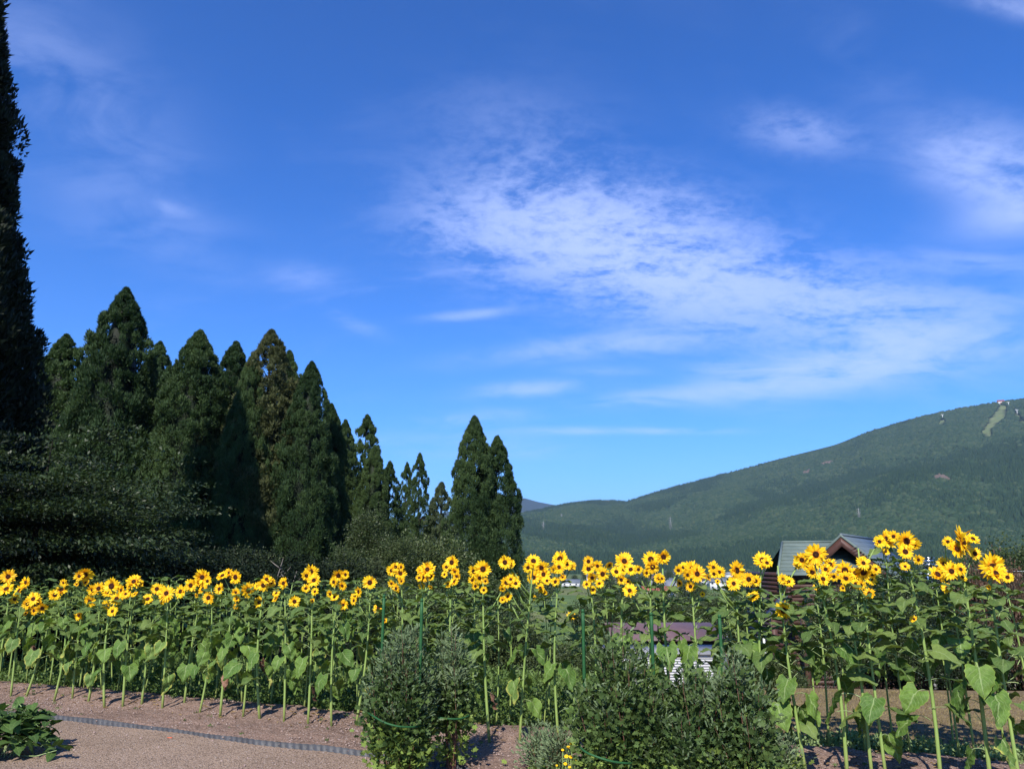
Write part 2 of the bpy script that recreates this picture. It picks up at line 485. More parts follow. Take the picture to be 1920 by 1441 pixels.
def crown_far(name, stops):
    m, b, o = new_mat(name)
    oi = b.n('ShaderNodeObjectInfo')
    g = b.n('ShaderNodeNewGeometry').outputs['Position']
    n = b.noise(g, .009, 4, .6)
    f = b.m('ADD', b.m('MULTIPLY', oi.outputs['Random'], .5), b.m('MULTIPLY', n, .5))
    col = b.ramp(f, stops)
    p = pbsdf(b, col, .9, .05)
    b.t.links.new(p.outputs[0], o.inputs[0])
    return m
M['far_conifer'] = crown_far('far_conifer', [(.15, (.011, .028, .015)), (.5, (.020, .042, .020)), (.85, (.032, .058, .027))])
M['far_broad'] = crown_far('far_broadleaf', [(.12, (.014, .032, .015)), (.50, (.026, .050, .022)), (.80, (.048, .068, .032)), (.95, (.085, .095, .055))])
M['far_bare'] = crown_far('far_bare', [(.2, (.085, .07, .055)), (.8, (.13, .095, .08))])

M['log'] = simple('stained_log', (.078, .038, .028), (.045, .022, .016), 5, .55, .3, bstr=.5, bdist=.01)
M['log_trim'] = simple('stained_trim', (.095, .045, .034), (.062, .03, .023), 4, .5, .3)
M['dark'] = simple('shade_black', (.012, .009, .008), (.006, .005, .005), 4, .8, .05)  # near-black tone, shade of the recesses put into the colour
M['roof_green'] = simple('green_roofing', (.135, .170, .150), (.095, .128, .112), 2.2, .6, .3, bstr=.15)
M['roof_blue'] = simple('blue_grey_roofing', (.115, .145, .165), (.085, .11, .125), 2.2, .5, .35, bstr=.15)
M['steel'] = simple('stainless_steel', (.62, .62, .64), (.42, .42, .44), 3, .22, .5, metal=1.0, bstr=.05)
M['white'] = simple('white_paint', (.72, .72, .70), (.55, .55, .54), 3, .5, .3)
M['white_sheet'] = simple('white_corrugated_sheet', (.52, .52, .52), (.40, .40, .40), 2.5, .45, .35)
M['galv'] = simple('galvanised_steel', (.27, .27, .27), (.20, .20, .20), 2, .6, .3)
M['slate'] = simple('slate_grey_panel', (.09, .10, .125), (.07, .075, .095), 3, .6, .3)
M['purple_roof'] = simple('purplish_metal_roof', (.14, .085, .09), (.10, .062, .065), 3, .5, .35)
M['glass'] = simple('window_glass', (.05, .06, .075), (.03, .035, .045), 2, .12, .6)
M['asphalt'] = simple('asphalt', (.06, .06, .065), (.045, .045, .05), 20, .9, .1)
M['stone'] = simple('pale_stone', (.34, .33, .31), (.22, .21, .20), 6, .85, .2, bstr=.6, bdist=.03)
M['pebble'] = simple('pebble', (.36, .28, .245), (.22, .15, .13), 30, .9, .15)
M['litter'] = foliage('dry_scraps', (.18, .10, .05), (.42, .30, .12), .1, .8, .1, 8, .2)
M['rust'] = simple('orange_plastic', (.6, .12, .05), (.45, .09, .04), 10)
HOUSE_ROOFS = [simple('roof_tile_' + n, c, None, 1.0) for n, c in (('blue_grey', (.14, .16, .19)), ('brown', (.16, .10, .08)), ('red', (.30, .09, .06)), ('dark', (.06, .065, .075)), ('silver', (.20, .215, .24)))]
HOUSE_WALLS = [simple('house_wall_' + n, c, None, 1.0) for n, c in (('white', (.66, .65, .62)), ('cream', (.55, .48, .38)), ('grey', (.32, .32, .33)), ('brown', (.22, .15, .11)))]

# ------------------------------------------------------------------ terrain
def smooth(t): t = np.clip(t, 0, 1); return t * t * (3 - 2 * t)
def ground_z(x, y):
    x = np.asarray(x, float); y = np.asarray(y, float)
    right = smooth((x + 8) / 10)                     # 0 on the wooded left, 1 towards the cabin
    d1 = smooth((y - 12.5) / 17.0)
    z = -(0.5 + 3.0 * right) * d1
    z = z - (11.0 + .5 * (1 - right)) * smooth((y - 38) / 130.0)
    z = z + .05 * np.sin(x * .9) * np.sin(y * .7) * smooth((y - 13) / 4)
    return z - 0.012
def gz(x, y): return float(ground_z(x, y))
def stretch(a, b, near, n_near, far):
    s = list(np.linspace(a, b, n_near))
    step = (b - a) / n_near
    v = b
    while v < far:
        step *= 1.12
        v += step
        s.append(v)
    return s
ys = [-3000, -800, -200, -60, -25, -12] + stretch(-6, 60, 0, 150, 9000)
xr = stretch(0, 30, 0, 60, 9000)
xs = sorted([-v for v in xr[1:]] + xr)
X, Y = np.meshgrid(xs, ys)
Z = ground_z(X, Y)
ny, nx = X.shape
ii, jj = np.meshgrid(np.arange(ny - 1), np.arange(nx - 1), indexing='ij')
F = np.stack([ii * nx + jj, ii * nx + jj + 1, (ii + 1) * nx + jj + 1, (ii + 1) * nx + jj], -1).reshape(-1, 4)
tag(link('ground', mesh_np('ground', np.stack([X, Y, Z], -1).reshape(-1, 3), F, M['ground'], smooth=True)), kind='structure')

# ---- mountain in polar strips
sky_pts = [(-1500, 1000), (-200, 985), (700, 975), (960, 966), (1000, 958), (1060, 945), (1110, 938), (1150, 938), (1172, 941), (1240, 918), (1330, 893), (1440, 862), (1560, 832), (1640, 800), (1720, 778), (1800, 762), (1850, 755), (1920, 748), (2100, 725), (2400, 735), (2900, 830), (3800, 960)]
sx = np.array([p[0] for p in sky_pts], float); sy = np.array([p[1] for p in sky_pts], float)
azs = []; els = []
for px, py in sky_pts:
    d = ray(px, py); azs.append(math.atan2(d.x, d.y)); els.append(d.z / math.hypot(d.x, d.y))
azs = np.array(azs); els = np.array(els)
def vnoise(x, y, seed=0):
    """cheap value noise"""
    def h(i, j):
        v = np.sin(i * 127.1 + j * 311.7 + seed * 17.3) * 43758.5453
        return v - np.floor(v)
    i = np.floor(x); j = np.floor(y); fx = x - i; fy = y - j
    fx = fx * fx * (3 - 2 * fx); fy = fy * fy * (3 - 2 * fy)
    return (h(i, j) * (1 - fx) + h(i + 1, j) * fx) * (1 - fy) + (h(i, j + 1) * (1 - fx) + h(i + 1, j + 1) * fx) * fy
def fbm(x, y, seed=0, o=4):
    s = 0; a = .5
    for k in range(o):
        s = s + a * (vnoise(x, y, seed + k) - .5); x = x * 2.03; y = y * 2.03; a *= .5
    return s
VZ = -12.2
def mount_z(x, y):
    r = np.hypot(x, y); az = np.arctan2(x, y)
    el = np.interp(az, azs, els)
    r1 = 3300 + 500 * np.sin(az * 3 + .5)
    r0 = 1500 + 120 * np.sin(az * 9)
    zr = 2 + r1 * el - 9
    t = (r - r0) / (r1 - r0)
    prof = np.where(t < 1, np.clip(t, 0, 1) ** 1.15, 1 - .35 * smooth((t - 1) / 1.2))
    rough = fbm(x / 520, y / 520, 3, 5) * 170 * np.clip(t, 0, 1) * np.clip(1.0 - t, 0, 1) * 3.0
    gul = -np.abs(fbm(az * 16, r / 1500, 9, 3)) * 110 * np.clip(t, 0, 1) * np.clip(1 - t, 0, 1) * 2
    fine = fbm(x / 90, y / 90, 5, 3) * 10 * np.clip(t * 4, 0, 1)
    return VZ - 6 * (t < 0) + (zr - VZ) * prof + rough + gul + fine
az_l = np.linspace(R(-75), R(75), 520)
r_l = np.concatenate([np.linspace(1350, 3800, 170), np.linspace(3900, 6500, 16)])
AZ, RR = np.meshgrid(az_l, r_l)
MX, MY = RR * np.sin(AZ), RR * np.cos(AZ)
MZ = mount_z(MX, MY)
ny, nx = MX.shape
ii, jj = np.meshgrid(np.arange(ny - 1), np.arange(nx - 1), indexing='ij')
F = np.stack([ii * nx + jj, ii * nx + jj + 1, (ii + 1) * nx + jj + 1, (ii + 1) * nx + jj], -1).reshape(-1, 4)
def in_poly(px, py, poly):
    r = np.zeros(px.shape, bool)
    n = len(poly)
    for i in range(n):
        x0, y0 = poly[i]; x1, y1 = poly[(i + 1) % n]
        c = ((y0 > py) != (y1 > py)) & (px < (x1 - x0) * (py - y0) / (y1 - y0 + 1e-9) + x0)
        r ^= c
    return r
ski = [[(1874, 758), (1888, 760), (1886, 775), (1880, 786), (1872, 790), (1862, 800), (1858, 812), (1862, 818), (1846, 817), (1840, 808), (1848, 798), (1860, 782), (1868, 770)],
       [(1758, 795), (1764, 787), (1773, 786), (1771, 794)],
       [(1898, 765), (1903, 768), (1920, 786), (1935, 800), (1935, 806), (1918, 794)]]
ppx, ppy = proj_np(MX, MY, MZ)
gm = np.zeros(MX.shape)
for pg in ski: gm[in_poly(ppx, ppy, pg)] = 1
me = mesh_np('mountain', np.stack([MX, MY, MZ], -1).reshape(-1, 3), F, M['forest_floor'], smooth=True)
at = me.attributes.new('grass', 'FLOAT', 'POINT'); at.data.foreach_set('value', gm.ravel().astype(np.float32))
tag(link('mountain', me), kind='structure')
# far blue hills
hp = [(400, 1010), (700, 985), (860, 955), (920, 938), (960, 934), (985, 935), (1010, 941), (1045, 947), (1080, 958), (1150, 975), (1300, 1000)]
V = []; T = []
hr = 9000
for k, (px, py) in enumerate(hp):
    d = ray(px, py); s = hr / math.hypot(d.x, d.y); p = CAM + d * s
    for (f, zz) in ((.84, VZ - 8), (.92, (p.z) * .55), (1.0, p.z), (1.12, p.z * .6), (1.3, VZ - 8)):
        V.append((p.x * f, p.y * f, zz + random.uniform(-12, 12) * (.84 < f < 1.2)))
n = 5
F = [(k * n + j, (k + 1) * n + j, (k + 1) * n + j + 1, k * n + j + 1) for k in range(len(hp) - 1) for j in range(n - 1)]
tag(link('distant_hills', mesh_np('distant_hills', V, np.array(F), M['forest_floor'], smooth=True)), kind='structure')

# ---- forest covering the mountain: crowns instanced on points
def blob_crown(name, mat, cone, seed):
    r = random.Random(seed)
    V = []; Q = []; T = []
    k = 7
    prof = [(0, .30), (.25, .48), (.6, .30), (1, .03)] if cone else [(0, .25), (.25, .52), (.62, .50), (.92, .24), (1, .02)]
    for (z, w) in prof:
        for j in range(k):
            a = 2 * math.pi * j / k + z; ww = w * r.uniform(.72, 1.2)
            V.append((ww * math.cos(a), ww * math.sin(a), z + r.uniform(-.05, .05)))
    for i in range(len(prof) - 1):
        for j in range(k): Q.append((i * k + j, i * k + (j + 1) % k, (i + 1) * k + (j + 1) % k, (i + 1) * k + j))
    return bpy.data.objects.new(name, mesh_np(name, V, np.array(Q), mat, smooth=not cone))
def instancer(name, protos, P, S, ROT, IDX, **tags):
    me = bpy.data.meshes.new(name)
    me.vertices.add(len(P)); me.vertices.foreach_set('co', np.asarray(P, np.float32).ravel())
    a = me.attributes.new('sc', 'FLOAT_VECTOR', 'POINT'); a.data.foreach_set('vector', np.asarray(S, np.float32).ravel())
    a = me.attributes.new('rt', 'FLOAT_VECTOR', 'POINT'); a.data.foreach_set('vector', np.asarray(ROT, np.float32).ravel())
    a = me.attributes.new('ix', 'INT', 'POINT'); a.data.foreach_set('value', np.asarray(IDX, np.int32))
    o = link(name, me)
    ng = bpy.data.node_groups.new(name + '_scatter', 'GeometryNodeTree')
    ng.interface.new_socket('Geometry', in_out='INPUT', socket_type='NodeSocketGeometry')
    ng.interface.new_socket('Geometry', in_out='OUTPUT', socket_type='NodeSocketGeometry')
    N, L = ng.nodes, ng.links
    gi, go = N.new('NodeGroupInput'), N.new('NodeGroupOutput')
    def attr(nm, typ):
        q = N.new('GeometryNodeInputNamedAttribute'); q.data_type = typ; q.inputs[0].default_value = nm; return q.outputs[0]
    ixo = attr('ix', 'INT'); sco = attr('sc', 'FLOAT_VECTOR'); rto = attr('rt', 'FLOAT_VECTOR')
    jn = N.new('GeometryNodeJoinGeometry')
    for k, p in enumerate(protos):
        oi = N.new('GeometryNodeObjectInfo'); oi.inputs['Object'].default_value = p
        try: oi.inputs['As Instance'].default_value = True
        except Exception: pass
        cmp_ = N.new('FunctionNodeCompare'); cmp_.data_type = 'INT'; cmp_.operation = 'EQUAL'
        ints = [s for s in cmp_.inputs if s.type == 'INT']
        L.new(ixo, ints[0]); ints[1].default_value = k
        ip = N.new('GeometryNodeInstanceOnPoints')
        L.new(gi.outputs[0], ip.inputs['Points']); L.new(cmp_.outputs[0], ip.inputs['Selection'])
        L.new(oi.outputs['Geometry'], ip.inputs['Instance'])
        L.new(rto, ip.inputs['Rotation']); L.new(sco, ip.inputs['Scale'])
        L.new(ip.outputs[0], jn.inputs[0])
    L.new(jn.outputs[0], go.inputs[0])
    md = o.modifiers.new('scatter', 'NODES'); md.node_group = ng
    return tag(o, **tags)
NF = 165000
azr = rng.uniform(R(-3), R(47), NF)
rr = 1420 + (3700 - 1420) * rng.uniform(0, 1, NF) ** .8
fx, fy = rr * np.sin(azr), rr * np.cos(azr)
fz = mount_z(fx, fy)
qx, qy = proj_np(fx, fy, fz)
keep = (qx > 930) & (qx < 2080)
for pg in ski:
    for (ox, oy) in ((0, 0), (4, 3), (-4, 3), (0, 6), (2, 0), (-2, 0)): keep &= ~in_poly(qx + ox * -1, qy - oy, pg)
fx, fy, fz, rr = fx[keep], fy[keep], fz[keep], rr[keep]
qx, qy = qx[keep], qy[keep]
zone = fbm(fx / 200, fy / 280, 21, 5)
low = np.clip((2300 - rr) / 900, 0, 1)
ix = np.where(zone + .10 * low - .02 + rng.normal(0, .05, len(fx)) > 0, 0, 1)
bare = fbm(fx / 110, fy / 150, 44, 3)
ix = np.where((bare > .30) & (qy > 830) & (qy < 960), 3, ix)
ix = np.where((ix == 1) & (rng.uniform(0, 1, len(fx)) < .4), 2, ix)
hgt = np.where(ix == 0, rng.uniform(13, 21, len(fx)), rng.uniform(10, 17, len(fx)))
wid = np.where(ix == 0, rng.uniform(6.5, 10, len(fx)), 8 + 16 * rng.uniform(0, 1, len(fx)) ** 1.8)
protos = [blob_crown('far_conifer_crown', M['far_conifer'], True, 1), blob_crown('far_broadleaf_crown', M['far_broad'], False, 2),
          blob_crown('far_broadleaf_crown', M['far_broad'], False, 3), blob_crown('far_bare_crown', M['far_bare'], False, 4)]
instancer('mountain_forest', protos, np.stack([fx, fy, fz - 3], -1), np.stack([wid, wid, hgt], -1),
          np.stack([rng.uniform(-.08, .08, len(fx)), rng.uniform(-.08, .08, len(fx)), rng.uniform(0, 6.28, len(fx))], -1), ix,
          label='dense mixed forest covering the whole long mountain slope', cat='forest', kind='stuff')

# ------------------------------------------------------------------ garden ground sheets
RowP = [(-14.0, 15.6), (-8.6, 13.4), (-5.1, 11.9), (-2.9, 10.95), (-.34, 9.75), (1.6, 9.2), (3.7, 8.5), (4.9, 7.95), (9.0, 6.2)]
def row_y(x, off=0.0): return float(np.interp(x, [p[0] for p in RowP], [p[1] for p in RowP])) + off
edge_px = [(-320, 1316), (-120, 1328), (30, 1342), (140, 1353), (250, 1365), (360, 1380), (480, 1398), (600, 1408), (700, 1420), (860, 1446), (1100, 1500), (1500, 1600)]
edge_w = [ground_pt(px, py) for px, py in edge_px]
ex = [p.x for p in edge_w]; ey = [p.y for p in edge_w]
def edge_y(x): return float(np.interp(x, ex, ey))
pv = [(-16, -3, -.004), (9, -3, -.004)]
xsx = np.linspace(-18, 10, 220)
V = []; F = []
ts = np.linspace(0, 1, 60)
for i, x in enumerate(xsx):
    for t in ts:
        y = -2.0 + (row_y(x) + 1.0 + 2.0) * t
        V.append((x, y, .008 + .006 * math.sin(x * 2.1 + y) + .04 * float(fbm(np.array(x * 1.5), np.array(y * 2.4), 2, 4))))
m = len(ts)
F = [(i * m + j, (i + 1) * m + j, (i + 1) * m + j + 1, i * m + j + 1) for i in range(len(xsx) - 1) for j in range(m - 1)]
tag(link('gravel_path', mesh_np('gravel_path', V, np.array(F), M['path'], smooth=True)), kind='structure')
nxs, nts = 520, 74
bx = np.linspace(-17, 9.5, nxs)
BE = np.array([edge_y(x) for x in bx]); BB = np.array([row_y(x, .62) for x in bx]) + .1 * np.sin(bx * 3.1) + .06 * np.sin(bx * 7.7)
T_, B_ = np.meshgrid(np.linspace(0, 1, nts), np.arange(nxs))
YY = BE[B_] + (BB[B_] - BE[B_]) * T_; XX = bx[B_]
ROW = np.array([row_y(x) for x in bx])[B_]
ZZ = .045 + .07 * np.exp(-((YY - ROW - .1) / .45) ** 2) - .09 * smooth((T_ - .93) / .07) + .025 * fbm(XX * 3, YY * 3, 1, 4) * 2 + .045 * fbm(XX * 13, YY * 13, 6, 3) + .05 * fbm(XX * 1.1, YY * 2.2, 16, 2)
ZZ = np.where(T_ < .02, .03, ZZ)
F = [(i * nts + j, (i + 1) * nts + j, (i + 1) * nts + j + 1, i * nts + j + 1) for i in range(nxs - 1) for j in range(nts - 1)]
tag(link('soil_bed', mesh_np('soil_bed', np.stack([XX, YY, ZZ], -1).reshape(-1, 3), np.array(F), M['soil'], smooth=True)), kind='structure')
def bed_z(x, y): return .045 + .07 * math.exp(-((y - row_y(x) - .1) / .45) ** 2)
# loose pebbles and clods
oc = np.array([(1, 0, 0), (-1, 0, 0), (0, 1, 0), (0, -1, 0), (0, 0, .7), (0, 0, -.7)], float)
of = np.array([(0, 2, 4), (2, 1, 4), (1, 3, 4), (3, 0, 4), (2, 0, 5), (1, 2, 5), (3, 1, 5), (0, 3, 5)])
def stones(name, n, xr_, fn, size, mat, **tg):
    Vs = []; Fs = []
    k = 0
    while k < n:
        x = rng.uniform(*xr_); p = fn(x)
        if p is None: continue
        s = size[0] + (size[1] - size[0]) * rng.uniform() ** 3
        a = rng.uniform(0, 6.28); c, q = math.cos(a), math.sin(a)
        v = oc * (s * rng.uniform(.6, 1.2, 3))
        v = np.stack([v[:, 0] * c - v[:, 1] * q, v[:, 0] * q + v[:, 1] * c, v[:, 2]], -1) + np.array([x, p[0], p[1] + s * .2])
        Vs.append(v); Fs.append(of + 6 * k); k += 1
    return tag(link(name, mesh_np(name, np.concatenate(Vs), np.concatenate(Fs), mat)), kind='stuff', **tg)
def onbed(x):
    y = rng.uniform(edge_y(x), row_y(x, .6)); return (y, bed_z(x, y) - .005)
def onpath(x):
    hi = edge_y(x) - .05
    y = rng.uniform(max(5.8, hi - 5), hi) if hi > 6 else None
    return None if y is None else (y, .006)
stones('soil_clods', 9000, (-9.5, 6), onbed, (.006, .022), M['pebble'], label='loose reddish pebbles and clods lying on the flower bed soil', cat='pebbles')
stones('loose_stones', 160, (-8.5, -.6), onpath, (.012, .03), M['pebble'], label='few larger loose stones on path and soil', cat='stones')
stones('path_gravel', 3500, (-8, -.6), onpath, (.005, .014), M['pebble'], label='fine loose gravel scattered over the pale path', cat='gravel')
# litter of dry leaves and petals on the soil
def litter():
    n = 420; V = []; F = []
    for k in range(n):
        x = rng.uniform(-9, 5.5); y = row_y(x) + rng.normal(-.15, .35); y = max(y, edge_y(x) + .1)
        a = rng.uniform(0, 6.28); l = rng.uniform(.015, .05); w = l * rng.uniform(.3, .6); z = bed_z(x, y) + .012
        c, q = math.cos(a), math.sin(a)
        V += [(x - c * l, y - q * l, z), (x + q * w, y - c * w, z + .012), (x + c * l, y + q * l, z + .004), (x - q * w, y + c * w, z + .01)]
        F.append((4 * k, 4 * k + 1, 4 * k + 2, 4 * k + 3))
    tag(link('leaf_litter', mesh_np('leaf_litter', V, np.array(F), M['litter'])), 'scattered dry leaf scraps on the soil below the sunflowers', 'litter', kind='stuff')
litter()
# plastic edging
t = empty('garden_edging', (edge_w[2].x, edge_w[2].y, 0), 0, 'low dark grey corrugated plastic edging between gravel path and flower bed', 'edging')
pts = []
L = 0
segs = [(Vector((a.x, a.y, 0)), Vector((b.x, b.y, 0))) for a, b in zip(edge_w[:-2], edge_w[1:-1])]
step = .02; V = []; F = []
for a, b in segs:
    d = (b - a); ln = d.length; d.normalize(); nrm = Vector((-d.y, d.x, 0)); s = 0
    while s < ln:
        p = a + d * s
        w = .009 * math.sin(L * 2 * math.pi / .09)
        hh = .062 + .006 * math.sin(L * 1.7) + .004 * math.sin(L * 5.1)
        for off in (-.003, .003):
            for z in (-.03, hh): V.append(tuple(p + nrm * (w + off) + Vector((0, 0, z)) - t.location))
        s += step; L += step
k = len(V) // 4
for i in range(k - 1):
    a = i * 4; b = a + 4
    F += [(a, b, b + 1, a + 1), (a + 2, a + 3, b + 3, b + 2), (a + 1, b + 1, b + 3, a + 3)]
link('strip', mesh_np('strip', V, np.array(F), M['plastic_edge'], smooth=True), t)
for px, py in ((76, 1353), (320, 1380)):
    p = ground_pt(px, py, .03)
    MB().tube([(p.x - .03, p.y - .015, .02), (p.x + .03, p.y - .03, .025)], .007, 6).build('peg', M['rust'], t, loc=-t.location)

# ------------------------------------------------------------------ sunflowers
def leaf_mesh(name, mats, L, Wd, p_len, p_up, b0, b1, nu=7, nv=5, fold=.15, wav=.012, crumple=0.0, seed=0, teeth=0.0):
    """origin at the stem; petiole goes out along +X, blade pitch runs from b0 to b1 (degrees, negative = down)"""
    r = np.random.default_rng(seed)
    V = []; uv = []; Q = []; T = []; mi = []
    # petiole
    pp = [np.array([0., 0, 0])]
    n = 4
    a0 = p_up; a1 = (b0 + p_up) * .5 if b0 > -50 else b0 * .35
    for i in range(n):
        a = R(a0 + (a1 - a0) * (i + .5) / n)
        pp.append(pp[-1] + np.array([math.cos(a), 0, math.sin(a)]) * p_len / n)
    for i, p in enumerate(pp):
        rad = .0045 * (1 - .35 * i / n) * (L / .22) ** .5
        for j in range(3):
            q = 2.094 * j + .5
            V.append(p + np.array([0, math.cos(q) * rad, math.sin(q) * rad])); uv.append((0, 0))
    for i in range(n):
        for j in range(3):
            Q.append((i * 3 + j, i * 3 + (j + 1) % 3, (i + 1) * 3 + (j + 1) % 3, (i + 1) * 3 + j)); mi.append(1)
    base = pp[-1]; o = len(V)
    cen = [base]; ang = []
    for i in range(nu):
        a = R(b0 + (b1 - b0) * (i / (nu - 1)) ** .9); ang.append(a)
        if i < nu - 1: cen.append(cen[-1] + np.array([math.cos(a), 0, math.sin(a)]) * L / (nu - 1))
    for i in range(nu):
        u = i / (nu - 1)
        w = Wd * .5 * (max(0.0, math.sin(math.pi * min(1, (u * .93 + .07)) ** .62)) ** .85) * (1 - .18 * u)
        if i == 0: w = Wd * .30
        if i == nu - 1: w = Wd * .02
        tx = np.array([math.cos(ang[i]), 0, math.sin(ang[i])]); nz = np.array([-math.sin(ang[i]), 0, math.cos(ang[i])])
        for j in range(nv):
            v = -1 + 2 * j / (nv - 1)
            back = -.17 * L * abs(v) ** 1.4 * (1 - u) ** 3
            ww = w * (1 + r.uniform(-.06, .06)) * (1 + (teeth if (i % 2) else -teeth) * (abs(v) > .99))
            h = fold * abs(v) * w - .10 * w * v * v * (1 + u) + wav * math.sin(u * 9 + v * 3 + seed) + r.normal(0, 1) * (wav * .35 + crumple * L)
            c = cen[i] + tx * back + np.array([0, v * ww, 0]) + nz * h
            if crumple: c = c + r.normal(0, 1, 3) * crumple * L * .7
            V.append(c); uv.append((u, v))
    for i in range(nu - 1):
        for j in range(nv - 1):
            Q.append((o + i * nv + j, o + (i + 1) * nv + j, o + (i + 1) * nv + j + 1, o + i * nv + j + 1)); mi.append(0)
    return mesh_np(name, V, np.array(Q), mats, mi, True, uv)
def lm(kind, n, mat, L, Wd, pl, pu, b0, b1, **kw):
    out_ = []
    for s in range(n):
        r = random.Random(s * 31 + len(kind) * 7 + int(L * 100))
        out_.append(leaf_mesh('leaf', [M[mat], M['petiole']], L * r.uniform(.88, 1.12), Wd * r.uniform(.85, 1.12), pl * r.uniform(.8, 1.25), pu + r.uniform(-10, 10),
                              b0 + r.uniform(-10, 10), b1 + r.uniform(-14, 14), fold=.15 + r.uniform(-.12, .2), seed=s + 5, **kw))
    return out_
LF = {'top': lm('top', 6, 'leaf', .135, .10, .05, 45, 15, -22),
      'up': lm('up', 10, 'leaf', .19, .135, .11, 36, 10, -24),
      'mid': lm('mid', 8, 'leaf', .21, .165, .14, 38, -8, -48, nu=8),
      'low': lm('low', 8, 'leaf_low', .235, .205, .14, 35, -50, -80, nu=14, nv=7, wav=.012, teeth=.05, crumple=.006),
      'edge': lm('edge', 4, 'leaf_edge', .24, .21, .14, 22, -60, -86, nu=14, nv=7, wav=.014, teeth=.05, crumple=.008),
      'yellow': lm('yellow', 3, 'leaf_yellow', .19, .15, .10, 5, -75, -95, nu=7, wav=.02),
      'dry': lm('dry', 3, 'leaf_dry', .19, .10, .08, -20, -80, -100, nu=8, crumple=.05)}
def head_meshes(seed):
    r = random.Random(seed); shag = (.04, .08, .22)[seed % 3]
    V = []; uv = []; Q = []
    rings = [(r.randint(18, 21), .17, .53, .02, .10), (r.randint(15, 18), .16, .46, .045, .16)]
    for (n, r0, r1, z, curl) in rings:
        ph = r.uniform(0, 1)
        for k in range(n):
            a = 2 * math.pi * (k + ph + r.uniform(-.22, .22)) / n
            l1 = r1 * r.uniform(.84, 1.08); w = .062 * r.uniform(.8, 1.2); c = curl * r.uniform(-.6, 1.5); tw = r.uniform(-.5, .5)
            if r.random() < shag: l1 *= r.uniform(.6, .9); c += r.uniform(.1, .5); tw *= 2
            ca, sa = math.cos(a), math.sin(a)
            o = len(V)
            for (t_, ws) in ((0, .45), (.35, 1.0), (.75, .8), (1.0, .06)):
                rad = r0 * .8 + (l1 - r0 * .8) * t_; zz = z + c * t_ * t_ * .6 + r.uniform(-.006, .006)
                for sgn in (-1, 1):
                    x, y = rad, sgn * w * ws
                    V.append((x * ca - y * sa, x * sa + y * ca, zz + sgn * tw * w * ws + .008 * (sgn == 0))); uv.append((t_, 0))
            for i in range(3): Q.append((o + 2 * i, o + 2 * i + 2, o + 2 * i + 3, o + 2 * i + 1))
    pet = mesh_np('petals', V, np.array(Q), M['petal'], smooth=True, uv=uv)
    k = 12; V = []; Q = []; T = []
    R0 = .158 * r.uniform(.86, 1.14)
    for (rad, z) in ((R0, .02), (R0 * .96, .075), (R0 * .68, .10), (R0 * .3, .072)):
        for j in range(k): V.append((rad * math.cos(2 * math.pi * j / k), rad * math.sin(2 * math.pi * j / k), z))
    for i in range(3):
        for j in range(k): Q.append((i * k + j, i * k + (j + 1) % k, (i + 1) * k + (j + 1) % k, (i + 1) * k + j))
    V.append((0, 0, .06)); T = [(3 * k + j, 3 * k + (j + 1) % k, 4 * k) for j in range(k)]
    dsc = mesh_np('disc', V, [np.array(Q), np.array(T)], M['disc'], smooth=True)
    V = []; Q = []; T = []
    for (rad, z) in ((.20, .025), (.21, -.01), (.12, -.07), (.045, -.12)):
        for j in range(k): V.append((rad * math.cos(2 * math.pi * j / k), rad * math.sin(2 * math.pi * j / k), z))
    for i in range(3):
        for j in range(k): Q.append((i * k + (j + 1) % k, i * k + j, (i + 1) * k + j, (i + 1) * k + (j + 1) % k))
    for j in range(16):
        a = 2 * math.pi * j / 16; o = len(V)
        for (rad, w, z) in ((.17, .05, -.03), (.28, .04, -.02), (.36, .005, .02 + .02 * (j % 3))):
            for s in (-1, 1): V.append((rad * math.cos(a) - s * w * math.sin(a), rad * math.sin(a) + s * w * math.cos(a), z))
        Q += [(o, o + 1, o + 3, o + 2), (o + 2, o + 3, o + 5, o + 4)]
    cal = mesh_np('flower_head', V, np.array(Q), M['calyx'], smooth=True)
    return cal, dsc, pet
HEADS = [head_meshes(s) for s in range(12)]

heads = []
def addheads(ox, oy, sc, lst):
    for (x, y, d) in lst: heads.append((ox + x / sc, oy + y / sc, d / sc))
addheads(0, 1000, 3.267, [(50,262,70),(160,298,55),(40,340,70),(120,350,75),(90,400,50),(170,430,55),(205,400,70),(240,425,50),(210,470,45),(258,455,55),(160,488,30),(390,300,40),(380,345,70),(335,375,60),(520,248,85),(485,262,50),(470,310,30),(525,300,40),(485,497,60),(570,345,60),(605,335,65),(553,412,70),(685,320,85),(665,362,65),(715,400,70),(745,345,60),(770,370,50),(655,435,55),(690,475,55),(820,295,80),(860,305,40),(795,320,45),(785,372,50),(825,372,40),(962,338,65),(905,402,60),(1020,365,85),(995,405,60),(1025,395,50),(1108,353,72),(1170,315,70),(1240,265,90),(1225,290,70),(1272,290,50),(1243,338,60),(1205,378,30),(1278,392,70),(1365,258,70),(1400,240,50),(1445,265,80),(1345,338,60),(1445,360,50),(1450,400,40),(1448,445,35),(1518,345,82)])
